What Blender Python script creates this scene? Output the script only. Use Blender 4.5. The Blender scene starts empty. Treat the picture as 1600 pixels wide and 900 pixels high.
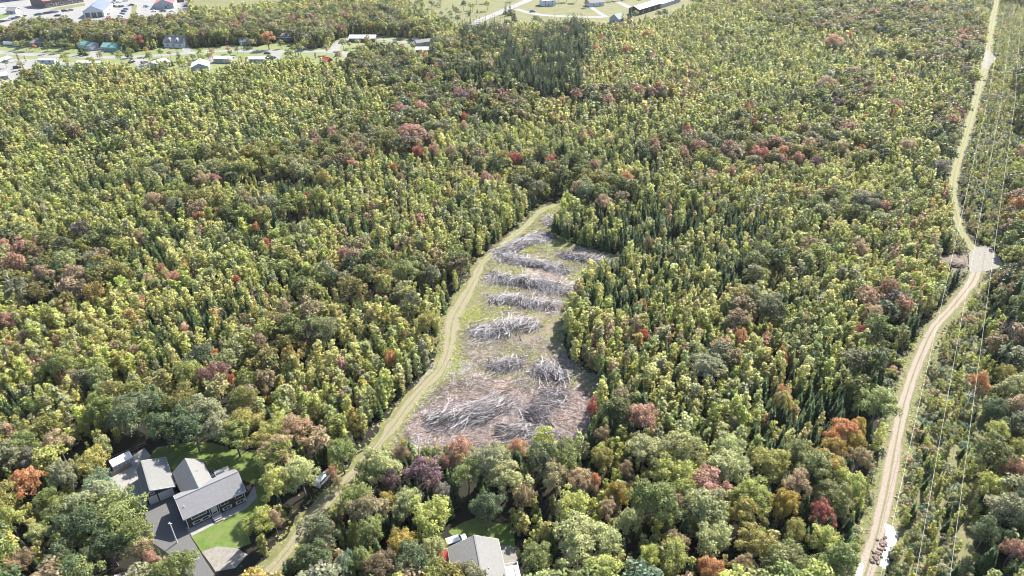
import bpy, bmesh, math, random
import numpy as np
from mathutils import Vector, Matrix, geometry
R = math.radians
random.seed(7); RNG = np.random.default_rng(11)
sc = bpy.context.scene; col = sc.collection
# ------------------------------------------------------------------ camera, world, sun, exposure
CAM_H, PITCH, FPX = 120.0, R(32), 1100.0
cam = bpy.data.cameras.new('camera'); camo = bpy.data.objects.new('camera', cam); col.objects.link(camo)
camo.location = (0, 0, CAM_H); camo.rotation_euler = (R(90) - PITCH, 0, 0)
cam.sensor_width = 36; cam.lens = 36 * FPX / 1600; cam.clip_start = 1; cam.clip_end = 20000
sc.camera = camo
SUN_AZ, SUN_EL = math.atan2(.6, .8), R(43)
w = bpy.data.worlds.new('World'); sc.world = w; w.use_nodes = True
nt = w.node_tree; bg = nt.nodes['Background']; sky = nt.nodes.new('ShaderNodeTexSky')
sky.sky_type = 'NISHITA'; sky.sun_disc = False; sky.sun_elevation = SUN_EL; sky.sun_rotation = SUN_AZ
nt.links.new(sky.outputs[0], bg.inputs[0]); bg.inputs[1].default_value = 0.11
sl = bpy.data.lights.new('sun', 'SUN'); sl.energy = 5.0; sl.angle = R(.5); sl.color = (1, .94, .83)
so = bpy.data.objects.new('sun', sl); col.objects.link(so)
sd = Vector((.6 * math.cos(SUN_EL), .8 * math.cos(SUN_EL), math.sin(SUN_EL)))
so.rotation_euler = sd.to_track_quat('Z', 'Y').to_euler(); so.location = (0, 0, 300)
sc.view_settings.view_transform = 'Standard'; sc.view_settings.look = 'None'
sc.view_settings.gamma = 1; sc.view_settings.exposure = 1.84
sc.render.engine = 'CYCLES'
sc.cycles.max_bounces = 5; sc.cycles.diffuse_bounces = 3; sc.cycles.transmission_bounces = 3
sc.cycles.transparent_max_bounces = 4; sc.cycles.volume_bounces = 0; sc.cycles.filter_width = 1.0

# ------------------------------------------------------------------ survey: photograph pixel -> point at height z
def px(u, v, z=0.0):
    x = (u - 800) / FPX; y = (v - 450) / FPX
    t = (CAM_H - z) / (math.sin(PITCH) + y * math.cos(PITCH))
    return (x * t, t * (math.cos(PITCH) - y * math.sin(PITCH)))
def unpx(X, Y, Z=0.0):
    X = np.asarray(X, float); Y = np.asarray(Y, float)
    d = Y * math.cos(PITCH) + (CAM_H - Z) * math.sin(PITCH)
    return 800 + FPX * X / d, 450 + FPX * (-(Y) * math.sin(PITCH) + (CAM_H - Z) * math.cos(PITCH)) / d, d

# ------------------------------------------------------------------ tagging helpers
def tag(o, label=None, cat=None, group=None, kind=None):
    if label: o['label'] = label
    if cat: o['category'] = cat
    if group: o['group'] = group
    if kind: o['kind'] = kind
    return o
def empty(name, loc, rz=0):
    o = bpy.data.objects.new(name, None); col.objects.link(o); o.location = loc; o.rotation_euler = (0, 0, rz)
    o.empty_display_size = .5; return o
def link(name, me, parent=None, loc=None, rz=None):
    o = bpy.data.objects.new(name, me); col.objects.link(o)
    if parent is not None: o.parent = parent
    if loc is not None: o.location = loc
    if rz is not None: o.rotation_euler = (0, 0, rz)
    return o
def copy_tree(o, parent=None):
    c = o.copy(); col.objects.link(c)
    if parent is not None: c.parent = parent
    for ch in list(o.children): copy_tree(ch, c)
    return c
def mesh(name, verts, faces, mats=(), mi=None, smooth=False):
    me = bpy.data.meshes.new(name); me.from_pydata([tuple(v) for v in verts], [], [tuple(f) for f in faces])
    for m in mats: me.materials.append(m)
    if mi is not None: me.polygons.foreach_set('material_index', mi)
    if smooth: me.polygons.foreach_set('use_smooth', [True] * len(me.polygons))
    me.update(); return me
ORD = ['first', 'second', 'third', 'fourth', 'fifth', 'sixth', 'seventh', 'eighth', 'ninth', 'tenth', 'eleventh', 'twelfth',
       'thirteenth', 'fourteenth', 'fifteenth', 'sixteenth', 'seventeenth', 'eighteenth', 'nineteenth', 'twentieth']
NUM = ['zero', 'one', 'two', 'three', 'four', 'five', 'six', 'seven', 'eight', 'nine', 'ten', 'eleven', 'twelve', 'thirteen', 'fourteen',
       'fifteen', 'sixteen', 'seventeen', 'eighteen', 'nineteen', 'twenty']
def ordn(i, n):
    if n == 1: return 'only'
    if i == 0: return 'leftmost'
    if i == n - 1: return 'rightmost'
    return ORD[i] + ' from left'

# ------------------------------------------------------------------ materials
def newmat(name):
    m = bpy.data.materials.new(name); m.use_nodes = True; n = m.node_tree
    for x in list(n.nodes): n.nodes.remove(x)
    o = n.nodes.new('ShaderNodeOutputMaterial'); return m, n, o
def N(n, t, **k):
    x = n.nodes.new(t)
    for a, b in k.items(): setattr(x, a, b)
    return x
def ramp(n, stops):
    r = N(n, 'ShaderNodeValToRGB'); e = r.color_ramp.elements
    while len(e) < len(stops): e.new(.5)
    for i, (p, c) in enumerate(stops): e[i].position = p; e[i].color = (*c, 1)
    return r
def noise(n, scale, detail=4, rough=.6, vec=None, dist=0):
    x = N(n, 'ShaderNodeTexNoise'); x.inputs['Scale'].default_value = scale; x.inputs['Detail'].default_value = detail
    x.inputs['Roughness'].default_value = rough; x.inputs['Distortion'].default_value = dist
    if vec is not None: n.links.new(vec, x.inputs['Vector'])
    return x
def mixc(n, f, a, b, blend='MIX'):
    x = N(n, 'ShaderNodeMix', data_type='RGBA', blend_type=blend)
    for s, v in ((x.inputs[0], f), (x.inputs[6], a), (x.inputs[7], b)):
        if isinstance(v, (int, float)): s.default_value = v
        elif isinstance(v, tuple): s.default_value = (*v, 1)
        else: n.links.new(v, s)
    return x.outputs[2]
def surf(name, c1, c2, scale=1.0, rough=.8, bump=.0, c3=None, spec=.3, big=None, metal=0):
    """two-tone noisy solid; scale in cycles per metre; big = (scale, colour, amount) adds broad patches"""
    m, n, o = newmat(name); b = N(n, 'ShaderNodeBsdfPrincipled'); g = N(n, 'ShaderNodeNewGeometry')
    ns = noise(n, scale, 5, .65, g.outputs['Position'])
    st = [(.3, c1), (.7, c2)] if c3 is None else [(.28, c1), (.5, c2), (.72, c3)]
    r = ramp(n, st); n.links.new(ns.outputs[0], r.inputs[0]); c = r.outputs[0]
    if big:
        nb = noise(n, big[0], 3, .55, g.outputs['Position'], 1.0); rb = ramp(n, [(.45, (0, 0, 0)), (.62, (big[2],) * 3)])
        n.links.new(nb.outputs[0], rb.inputs[0]); c = mixc(n, rb.outputs[0], c, big[1])
    n.links.new(c, b.inputs['Base Color']); b.inputs['Roughness'].default_value = rough
    b.inputs['Specular IOR Level'].default_value = spec; b.inputs['Metallic'].default_value = metal
    if bump:
        bp = N(n, 'ShaderNodeBump'); bp.inputs['Strength'].default_value = bump; bp.inputs['Distance'].default_value = .15
        nn = noise(n, scale * 3, 4, .7, g.outputs['Position']); n.links.new(nn.outputs[0], bp.inputs['Height'])
        n.links.new(bp.outputs[0], b.inputs['Normal'])
    n.links.new(b.outputs[0], o.inputs[0]); return m
def leafmat(name, trans=.48, spec=.36):
    m, n, o = newmat(name)
    at1 = N(n, 'ShaderNodeAttribute', attribute_type='INSTANCER', attribute_name='tint'); at2 = N(n, 'ShaderNodeAttribute', attribute_type='INSTANCER', attribute_name='tint2')
    lh = N(n, 'ShaderNodeAttribute', attribute_type='GEOMETRY', attribute_name='leafh'); cm_ = mixc(n, lh.outputs['Fac'], at1.outputs['Color'], at2.outputs['Color'])
    lv = N(n, 'ShaderNodeAttribute', attribute_type='GEOMETRY', attribute_name='leafv')
    br = N(n, 'ShaderNodeMapRange'); n.links.new(lv.outputs['Fac'], br.inputs[0]); br.inputs[3].default_value = .45; br.inputs[4].default_value = 1.6
    hs = N(n, 'ShaderNodeHueSaturation'); n.links.new(cm_, hs.inputs['Color']); n.links.new(br.outputs[0], hs.inputs['Value'])
    mh = N(n, 'ShaderNodeMapRange'); n.links.new(lv.outputs['Fac'], mh.inputs[0]); mh.inputs[3].default_value = .506; mh.inputs[4].default_value = .495
    n.links.new(mh.outputs[0], hs.inputs['Hue'])
    b = N(n, 'ShaderNodeBsdfPrincipled'); b.inputs['Roughness'].default_value = .5; b.inputs['Specular IOR Level'].default_value = spec
    n.links.new(hs.outputs[0], b.inputs['Base Color'])
    t = N(n, 'ShaderNodeBsdfTranslucent'); n.links.new(hs.outputs[0], t.inputs[0])
    x = N(n, 'ShaderNodeMixShader'); x.inputs[0].default_value = trans
    n.links.new(b.outputs[0], x.inputs[1]); n.links.new(t.outputs[0], x.inputs[2]); n.links.new(x.outputs[0], o.inputs[0]); return m
M = {}
M['leaf'] = leafmat('leaf'); M['needle'] = leafmat('needle', .25, .1)
M['bark_pale'] = surf('bark_pale', (0.294, 0.280, 0.252), (0.154, 0.140, 0.119), 6)
M['bark'] = surf('bark', (0.096, 0.084, 0.072), (0.168, 0.156, 0.138), 5)
M['dead'] = surf('weathered_wood', (0.224, 0.208, 0.214), (0.537, 0.514, 0.525), 2.2, .75, c3=(0.693, 0.673, 0.673))
M['dead_shade'] = surf('weathered_wood_shade', (0.045, 0.035, 0.036), (0.118, 0.105, 0.108), 2.0, .8)  # dark copy of the dead wood, shade painted between the sticks
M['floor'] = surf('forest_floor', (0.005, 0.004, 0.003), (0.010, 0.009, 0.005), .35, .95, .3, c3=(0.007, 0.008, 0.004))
M['clearing'] = surf('clearing_ground', (.060, .048, .032), (.105, .098, .045), 1.1, .95, .6, c3=(.175, .145, .118), big=(.17, (.15, .12, .098), .85))
M['debris'] = surf('bark_debris', (.105, .075, .064), (.205, .16, .142), 1.1, .95, .7, c3=(.29, .25, .225), big=(.2, (.205, .135, .108), .6))
M['litter'] = surf('brown_litter', (.10, .07, .06), (.21, .16, .14), 1.5, .9)
M['grass'] = surf('lawn_grass', (.050, .085, .014), (.085, .125, .024), .8, .9, .2, big=(.25, (.13, .12, .06), .35))
M['town_grass'] = surf('town_grass', (.085, .11, .035), (.12, .14, .05), .12, .9, big=(.05, (.15, .145, .075), .5))
M['field'] = surf('field_grass', (0.070, 0.073, 0.025), (0.105, 0.102, 0.042), .05, .95, c3=(0.059, 0.073, 0.021))
M['verge'] = surf('dry_verge', (0.087, 0.087, 0.035), (0.143, 0.135, 0.074), .8, .95, .3, big=(.2, (0.069, 0.082, 0.026), .6))
M['asphalt'] = surf('asphalt', (0.072, 0.072, 0.074), (0.089, 0.089, 0.089), 1.5, .9)
M['asphalt_pale'] = surf('asphalt_pale', (0.143, 0.139, 0.136), (0.178, 0.175, 0.170), .08, .9)
M['gravel'] = surf('gravel', (0.125, 0.115, 0.100), (0.189, 0.180, 0.162), 1.2, .95, .4)
M['concrete'] = surf('concrete', (0.167, 0.162, 0.155), (0.218, 0.214, 0.206), 1.0, .9)
M['roof_grey'] = surf('shingle_grey', (0.125, 0.125, 0.134), (0.169, 0.169, 0.176), 2.2, .85, big=(.5, (0.144, 0.140, 0.147), .6))
M['roof_pale'] = surf('shingle_pale', (0.116, 0.116, 0.115), (0.141, 0.141, 0.137), 1.6, .85)
M['siding_dark'] = surf('siding_dark', (0.022, 0.030, 0.028), (0.030, 0.038, 0.036), .7, .7)
M['brick'] = surf('brick_face', (0.045, 0.028, 0.023), (0.066, 0.042, 0.035), 3, .9)
M['trim'] = surf('white_trim', (0.490, 0.490, 0.476), (0.544, 0.544, 0.537), 1, .5)
M['white'] = surf('white_paint', (0.416, 0.416, 0.410), (0.476, 0.476, 0.470), .3, .6)
M['glass'] = surf('window_glass', (.03, .04, .05), (.05, .06, .07), .5, .08, spec=.8)
M['blue_roof'] = surf('blue_metal', (0.060, 0.078, 0.150), (0.084, 0.102, 0.180), .2, .5)
M['red_roof'] = surf('red_metal', (0.385, 0.035, 0.035), (0.434, 0.056, 0.049), .2, .5)
M['teal_roof'] = surf('teal_metal', (0.096, 0.216, 0.192), (0.132, 0.252, 0.228), .2, .5)
M['brown_wall'] = surf('brown_wall', (0.096, 0.072, 0.060), (0.132, 0.102, 0.084), .5, .8)
M['plum_wall'] = surf('plum_wall', (0.036, 0.027, 0.039), (0.054, 0.036, 0.051), .5, .8)
M['greywall'] = surf('grey_wall', (0.252, 0.258, 0.264), (0.312, 0.318, 0.324), .4, .7)
M['green_wall'] = surf('green_wall', (.05, .09, .075), (.07, .12, .10), .4, .7)
M['tyre'] = surf('tyre', (.02, .02, .02), (.03, .03, .03), 1, .8)
M['soil'] = surf('soil', (.075, .058, .045), (.155, .125, .10), 1.2, .95, .8)
M['stone'] = surf('stone', (0.096, 0.060, 0.054), (0.204, 0.156, 0.144), 1.4, .9)
M['metal'] = surf('pole_metal', (.45, .45, .45), (.6, .6, .6), 1, .5)
M['wire'] = surf('wire_aluminium', (0.234, 0.234, 0.226), (0.271, 0.271, 0.265), 1, .45, spec=.5)
M['polewood'] = surf('pole_wood', (.20, .16, .12), (.28, .23, .18), 2, .9)
M['puddle'] = surf('glinting_puddle', (0.145, 0.145, 0.149), (0.183, 0.183, 0.187), .8, .45, spec=.25)  # pale base colour paints the sun's glint into the water
for k, c in dict(black=(.02, .02, .025), grey=(.12, .12, .13), silver=(.45, .46, .48), white=(.75, .75, .76), blue=(.04, .09, .22), red=(.2, .02, .02), green=(.04, .1, .07)).items():
    M['car_' + k] = surf('paint_' + k, c, tuple(x * 1.1 for x in c), .3, .25, spec=.6)

# ------------------------------------------------------------------ geometry helpers
class MB:
    def __init__(s): s.v = []; s.f = []; s.m = []
    def add(s, vs, fs, mi=0):
        b = len(s.v); s.v += [tuple(v) for v in vs]; s.f += [tuple(b + i for i in f) for f in fs]; s.m += [mi] * len(fs)
    def box(s, x0, x1, y0, y1, z0, z1, mi=0):
        s.add([(x0, y0, z0), (x1, y0, z0), (x1, y1, z0), (x0, y1, z0), (x0, y0, z1), (x1, y0, z1), (x1, y1, z1), (x0, y1, z1)],
              [(3, 2, 1, 0), (4, 5, 6, 7), (0, 1, 5, 4), (1, 2, 6, 5), (2, 3, 7, 6), (3, 0, 4, 7)], mi)
    def prism(s, prof, x0, x1, mi=0):
        """profile in (y,z), counter-clockwise seen from -x, extruded along x"""
        k = len(prof); s.add([(x0, y, z) for y, z in prof] + [(x1, y, z) for y, z in prof],
              [tuple(range(k)), tuple(range(2 * k - 1, k - 1, -1))] + [(i, i + k, (i + 1) % k + k, (i + 1) % k) for i in range(k)], mi)
    def tube(s, p, q, r0, r1, n=6, mi=0):
        p = Vector(p); q = Vector(q); d = (q - p)
        if d.length < 1e-6: return
        d.normalize(); a = d.orthogonal().normalized(); b = d.cross(a)
        vs = [p + (a * math.cos(t) + b * math.sin(t)) * r0 for t in [2 * math.pi * i / n for i in range(n)]]
        vs += [q + (a * math.cos(t) + b * math.sin(t)) * r1 for t in [2 * math.pi * i / n for i in range(n)]]
        s.add(vs, [(i, (i + 1) % n, (i + 1) % n + n, i + n) for i in range(n)] + [tuple(range(n - 1, -1, -1)), tuple(range(n, 2 * n))], mi)
    def me(s, name, *mats): return mesh(name, s.v, s.f, mats, s.m)
    def build(s, name, mat, parent=None, loc=None, rz=None): return link(name, s.me(name, mat), parent, loc, rz)

def resample(pts, step, closed=True):
    out = []; n = len(pts)
    for i in range(n if closed else n - 1):
        a = np.array(pts[i], float); b = np.array(pts[(i + 1) % n], float); k = max(1, int(np.linalg.norm(b - a) / step))
        for j in range(k): out.append(a + (b - a) * j / k)
    if not closed: out.append(np.array(pts[-1], float))
    return out
POLY = {}
def sheet(name, pts, z, mat, jit=.0, step=2.0, parent=None):
    """flat ground sheet from a world-space outline with an uneven edge"""
    P = [p + RNG.normal(0, jit, 2) if jit else p for p in (resample(pts, step) if jit else [np.array(q) for q in pts])]
    V = [Vector((p[0], p[1], z)) for p in P]; T = geometry.tessellate_polygon([V])
    me = mesh(name, V, [t if True else t for t in T], [mat])
    bm = bmesh.new(); bm.from_mesh(me); bmesh.ops.recalc_face_normals(bm, faces=bm.faces)
    if bm.faces and bm.faces[0].normal.z < 0: bmesh.ops.reverse_faces(bm, faces=bm.faces)
    bm.to_mesh(me); bm.free()
    return tag(link(name, me, parent), kind='structure')
def P(*uv): return [px(u, v) for u, v in uv]
def ribbon_pts(line, widths, jit=.25, step=2.5):
    L = resample(line, step, False); n = len(L); W = np.interp(np.linspace(0, 1, n), np.linspace(0, 1, len(widths)), widths)
    # gaussian smooth the centre line
    A = np.array(L)
    for _ in range(3): A[1:-1] = (A[:-2] + A[1:-1] * 2 + A[2:]) / 4
    T = np.gradient(A, axis=0); T /= np.linalg.norm(T, axis=1)[:, None]; Nn = np.stack([-T[:, 1], T[:, 0]], 1)
    return A, Nn, W + RNG.normal(0, jit, n)
def ribbon(name, line, widths, z, mat, jit=.25, cols=(-.5, .5)):
    A, Nn, W = ribbon_pts(line, widths, jit); n = len(A); k = len(cols); vs = []; us = []
    for i in range(n):
        for c in cols:
            p = A[i] + Nn[i] * c * (W[i] + RNG.normal(0, jit * .5)); vs.append((p[0], p[1], z)); us.append(c + .5)
    fs = [(i * k + j, i * k + j + 1, (i + 1) * k + j + 1, (i + 1) * k + j) for i in range(n - 1) for j in range(k - 1)]
    me = mesh(name, vs, fs, [mat]); a = me.attributes.new('across', 'FLOAT', 'POINT'); a.data.foreach_set('value', us)
    bm = bmesh.new(); bm.from_mesh(me)
    if bm.faces and sum(f.normal.z for f in bm.faces) < 0: bmesh.ops.reverse_faces(bm, faces=bm.faces)
    bm.to_mesh(me); bm.free(); return tag(link(name, me), kind='structure')
def trackmat(name, dirt1, dirt2, g1, g2, rut=.75):
    m, n, o = newmat(name); b = N(n, 'ShaderNodeBsdfPrincipled'); g = N(n, 'ShaderNodeNewGeometry'); b.inputs['Roughness'].default_value = .95
    b.inputs['Specular IOR Level'].default_value = .15
    at = N(n, 'ShaderNodeAttribute', attribute_name='across')
    e = .02
    r = ramp(n, [(0, (1, 1, 1)), (.20, (0, 0, 0)), (.40, (0, 0, 0)), (.5, (rut,) * 3), (.60, (0, 0, 0)), (.80, (0, 0, 0)), (1, (1, 1, 1))])
    n.links.new(at.outputs['Fac'], r.inputs[0])
    n1 = noise(n, .32, 6, .75, g.outputs['Position']); n2 = noise(n, 1.8, 4, .7, g.outputs['Position'])
    ad = N(n, 'ShaderNodeMath', operation='ADD'); n.links.new(r.outputs[0], ad.inputs[0]); n.links.new(n1.outputs[0], ad.inputs[1])
    mr = N(n, 'ShaderNodeMapRange'); n.links.new(ad.outputs[0], mr.inputs[0]); mr.inputs[1].default_value = .62; mr.inputs[2].default_value = .98
    d = ramp(n, [(.3, dirt1), (.7, dirt2)]); n.links.new(n2.outputs[0], d.inputs[0])
    gr = ramp(n, [(.3, g1), (.7, g2)]); n.links.new(n2.outputs[0], gr.inputs[0])
    n.links.new(mixc(n, mr.outputs[0], d.outputs[0], gr.outputs[0]), b.inputs['Base Color'])
    bp = N(n, 'ShaderNodeBump'); bp.inputs['Strength'].default_value = .5; bp.inputs['Distance'].default_value = .2
    n.links.new(n2.outputs[0], bp.inputs['Height']); n.links.new(bp.outputs[0], b.inputs['Normal'])
    n.links.new(b.outputs[0], o.inputs[0]); return m
M['track'] = trackmat('gravel_track', (0.174, 0.141, 0.116), (0.233, 0.200, 0.172), (0.099, 0.099, 0.050), (0.150, 0.141, 0.083))
M['grass_track'] = trackmat('grass_track', (.13, .125, .07), (.19, .18, .11), (.10, .115, .045), (.145, .15, .065))
M['trail'] = trackmat('dirt_trail', (.135, .118, .075), (.19, .170, .122), (.085, .092, .034), (.135, .135, .062), .5)

# ------------------------------------------------------------------ value noise in world space
_tab = np.random.default_rng(5).random((256, 256))
def vnoise(x, y, s):
    x = np.asarray(x) / s + 71.3; y = np.asarray(y) / s + 33.7; i = np.floor(x).astype(int); j = np.floor(y).astype(int); a = x - i; b = y - j
    a = a * a * (3 - 2 * a); b = b * b * (3 - 2 * b); t = lambda p, q: _tab[p % 256, q % 256]
    return (t(i, j) * (1 - a) + t(i + 1, j) * a) * (1 - b) + (t(i, j + 1) * (1 - a) + t(i + 1, j + 1) * a) * b
def fbm(x, y, s): return (vnoise(x, y, s) + .5 * vnoise(x + 9, y, s / 2) + .25 * vnoise(x, y + 5, s / 4)) / 1.75
def inpoly(X, Y, poly):
    X = np.asarray(X); Y = np.asarray(Y); ins = np.zeros(X.shape, bool); n = len(poly)
    for i in range(n):
        x0, y0 = poly[i]; x1, y1 = poly[(i + 1) % n]
        c = ((y0 > Y) != (y1 > Y)) & (X < (x1 - x0) * (Y - y0) / ((y1 - y0) or 1e-9) + x0); ins ^= c
    return ins
def near_line(X, Y, A):
    d = np.full(np.shape(X), 1e9)
    for i in range(len(A) - 1):
        ax, ay = A[i]; bx, by = A[i + 1]; dx, dy = bx - ax, by - ay; t = np.clip(((X - ax) * dx + (Y - ay) * dy) / (dx * dx + dy * dy), 0, 1)
        d = np.minimum(d, np.hypot(X - ax - t * dx, Y - ay - t * dy))
    return d
# ------------------------------------------------------------------ the setting: ground, roads, clearing floor
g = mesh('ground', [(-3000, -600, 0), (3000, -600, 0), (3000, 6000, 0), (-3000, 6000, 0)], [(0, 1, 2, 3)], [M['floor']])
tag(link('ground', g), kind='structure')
CLR = P((850, 316), (884, 318), (878, 345), (862, 368), (905, 384), (985, 404), (962, 422), (918, 440), (892, 480), (880, 530), (888, 562),
        (935, 585), (938, 640), (918, 690), (880, 708), (620, 708), (598, 700), (628, 655), (660, 605), (688, 560), (684, 540), (692, 500),
        (728, 452), (742, 412), (775, 380), (805, 358), (832, 332))
sheet('clearing_floor', CLR, .02, M['clearing'], .5)
for q_ in ([(640, 655), (700, 640), (760, 650), (800, 690), (720, 702), (640, 700)], [(700, 615), (745, 603), (790, 608), (800, 640), (740, 650), (690, 640)], [(800, 610), (870, 600), (920, 615), (930, 650), (905, 695), (840, 704), (800, 680), (790, 640)], [(735, 590), (775, 584), (800, 596), (760, 606)], [(650, 640), (690, 620), (700, 650), (650, 665)]): sheet('bark_debris_floor', P(*q_), .04 + .002 * len(q_) + .001 * (q_[0][0] % 7), M['debris'], 1.3, 2.6)

sheet('bark_debris_floor', P((775, 415), (850, 420), (905, 428), (905, 445), (845, 448), (780, 440)), .04, M['debris'], .7)
sheet('bark_debris_floor', P((905, 398), (960, 398), (985, 406), (960, 422), (915, 425)), .04, M['debris'], .7)
TRAIL = P((380, 935), (425, 892), (462, 845), (492, 800), (530, 765), (570, 722), (597, 690), (622, 655), (655, 612), (690, 578), (702, 545), (706, 500), (738, 445), (752, 412))
TRAIL2 = P((752, 412), (790, 378), (825, 350), (845, 328), (868, 320))
ribbon('trail_verge', TRAIL, [5.6, 5.6, 5.2, 5.2, 5.2, 6.4, 8.5, 5.8, 4.8], .03, M['verge'], .9, (-.5, 0, .5))
ribbon('dirt_trail', TRAIL, [3.6, 3.6, 3.3, 3.3, 3.5, 4.4, 6.0, 3.6, 2.9], .06, M['trail'], .6, (-.5, -.25, 0, .25, .5))
ribbon('grassy_trail', TRAIL2, [3.0, 3.6, 3.2], .055, M['grass_track'], .6, (-.5, 0, .5))
sheet('trail_turnout', P((636, 632), (655, 596), (672, 576), (700, 556), (732, 562), (738, 574), (712, 588), (690, 600), (664, 622), (648, 640)), .055, M['gravel'], .7)
TRACK = P((1335, 960), (1350, 905), (1372, 830), (1388, 760), (1398, 700), (1412, 630), (1432, 570), (1458, 512), (1490, 478), (1520, 440), (1532, 408))
TRACK_N = P((1532, 408), (1518, 385), (1500, 360), (1494, 335), (1488, 305), (1490, 275), (1500, 240), (1514, 195), (1528, 145), (1541, 95), (1546, 60), (1552, 25), (1562, -20))
ribbon('track_verge', TRACK, [6.0, 6.0, 6.0, 5.0, 4.2, 4.5], .03, M['verge'], .5, (-.5, 0, .5))
ribbon('gravel_track', TRACK, [3.7, 3.6, 3.4, 3.0, 2.9, 3.8], .06, M['track'], .3, (-.5, -.25, 0, .25, .5))
ribbon('grassy_track', TRACK_N, [3.0, 3.6, 4.6, 6.5, 9.0, 8.5, 6.0], .05, M['grass_track'], .6, (-.5, -.25, 0, .25, .5))
PAD = P((1522, 386), (1545, 384), (1562, 402), (1568, 418), (1545, 424), (1515, 425), (1512, 400))
sheet('gravel_pad', PAD, .08, M['gravel'], .3)
PAD2 = P((1458, 400), (1512, 396), (1514, 424), (1496, 440), (1462, 440))
sheet('gravel_pad', PAD2, .08, M['soil'], .3)
PAD3 = P((1535, 76), (1552, 84), (1558, 92), (1545, 108), (1532, 106), (1533, 90))
sheet('gravel_pad', PAD3, .08, M['gravel'], .4)
PAD4 = P((1535, 122), (1590, 116), (1582, 142), (1572, 175), (1540, 188), (1532, 150))
sheet('track_verge', PAD4, .03, M['field'], .6)
PUD = P((1382, 818), (1396, 823), (1405, 840), (1396, 856), (1388, 864), (1390, 880), (1384, 890), (1373, 884), (1379, 866), (1385, 850))
sheet('strip_ground', P((1392, 930), (1396, 830), (1412, 700), (1442, 600), (1480, 500), (1535, 440), (1560, 440), (1552, 600), (1535, 750), (1520, 935)), .015, M['verge'], .6)
sheet('puddle', PUD, .09, M['puddle'], .12, 1.0)
sheet('puddle', P((1340, 880), (1349, 880), (1346, 905), (1336, 908)), .09, M['puddle'], .1, 1.0)
# the near yard
LAWN = P((298, 836), (345, 806), (375, 788), (395, 765), (412, 748), (432, 760), (420, 785), (385, 818), (392, 850), (360, 860), (314, 862))
sheet('lawn', LAWN, .03, M['grass'], .12)
BACKLAWN = P((228, 716), (248, 700), (300, 690), (360, 700), (425, 712), (430, 740), (400, 760), (330, 735), (270, 742), (232, 735))
sheet('lawn', BACKLAWN, .03, M['grass'], .3)
DRIVE = P((246, 770), (290, 770), (297, 838), (312, 862), (340, 905), (345, 930), (310, 930), (285, 880), (240, 850), (225, 800))
sheet('driveway', DRIVE, .05, M['asphalt'], .05)
sheet('front_walk', P((290, 824), (310, 818), (384, 782), (398, 758), (402, 778), (384, 795), (300, 838)), .07, M['concrete'], .03)
sheet('patio', P((160, 745), (186, 728), (225, 700), (236, 712), (228, 725), (262, 760), (275, 778), (235, 790), (195, 790)), .045, M['concrete'], .08)
GRAV = P((313, 863), (340, 854), (372, 856), (388, 868), (370, 888), (338, 892))
sheet('gravel_yard', GRAV, .055, M['gravel'], .15)
YARD = P((150, 745), (186, 705), (232, 690), (300, 686), (430, 705), (440, 760), (420, 800), (405, 850), (415, 885), (350, 935), (300, 930), (262, 880), (220, 820), (190, 792))
YARD3 = P((172, 900), (178, 886), (212, 884), (235, 905), (230, 950), (165, 950))
YARD2 = P((690, 850), (735, 815), (790, 822), (822, 860), (830, 935), (690, 935))
sheet('lawn', P((700, 830), (740, 808), (800, 818), (810, 860), (740, 870)), .03, M['grass'], .3)
sheet('gravel_yard', P((770, 850), (800, 855), (812, 880), (805, 940), (775, 940)), .05, M['gravel'], .2)
# the far town
LOT = P((-60, 72), (-60, -40), (300, -40), (297, 12), (300, 28), (268, 36), (232, 40), (196, 48), (130, 50), (100, 46), (60, 42), (30, 54), (0, 62))
sheet('car_park', LOT, .05, M['asphalt_pale'], .6, 8)
sheet('grass_strip', P((206, 7), (214, 8), (212, 22), (203, 36), (197, 34), (205, 20)), .07, M['field'], .3)
sheet('grass_strip', P((88, 12), (132, 5), (133, 9), (90, 16), (70, 19)), .07, M['field'], .3)
sheet('grass_strip', P((0, 23), (12, 20), (14, 25), (4, 29), (-8, 31)), .07, M['grass'], .3)
FIELD = P((300, 22), (302, -60), (900, -60), (905, -2), (840, 16), (775, 40), (735, 56), (705, 46), (660, 28), (640, 12), (600, 3), (560, -6), (500, 0), (440, 12), (380, 20), (330, 26))
sheet('field', FIELD, .03, M['field'], 1.5, 10)
FIELD2 = P((735, 56), (800, 12), (850, 2), (1080, -20), (1085, 16), (1030, 40), (990, 48), (950, 50), (905, 46), (850, 50), (800, 52))
sheet('field', FIELD2, .036, M['field'], 1.0, 8)
ROAD = P((728, 46), (752, 31), (775, 22), (800, 11), (822, 2), (850, -12), (900, -40))
ribbon('asphalt_road', ROAD, [8, 8, 8], .09, M['asphalt_pale'], .1)
SIDE = P((806, 14), (825, 20), (850, 24), (890, 26), (930, 27), (945, 26))
ribbon('asphalt_road', SIDE, [6, 7, 7], .085, M['asphalt_pale'], .1)
DRV = P((922, 10), (936, 20), (948, 27)); ribbon('driveway', DRV, [4, 5], .08, M['asphalt_pale'], .1)
DRV2 = P((965, 3), (985, 12), (1000, 18), (982, 24)); ribbon('driveway', DRV2, [6, 8], .08, M['asphalt_pale'], .2)
STREET = P((-60, 74), (0, 82), (60, 86), (120, 88), (165, 90), (215, 89), (285, 84), (330, 80), (380, 80), (447, 81), (500, 80), (532, 82), (560, 92))
ribbon('asphalt_road', STREET, [9, 8, 7, 7, 8], .09, M['asphalt_pale'], .15)
DRV3 = P((528, 84), (522, 76), (532, 66), (548, 60), (600, 62), (650, 68)); ribbon('driveway', DRV3, [7, 5, 5], .08, M['asphalt_pale'], .2)
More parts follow.
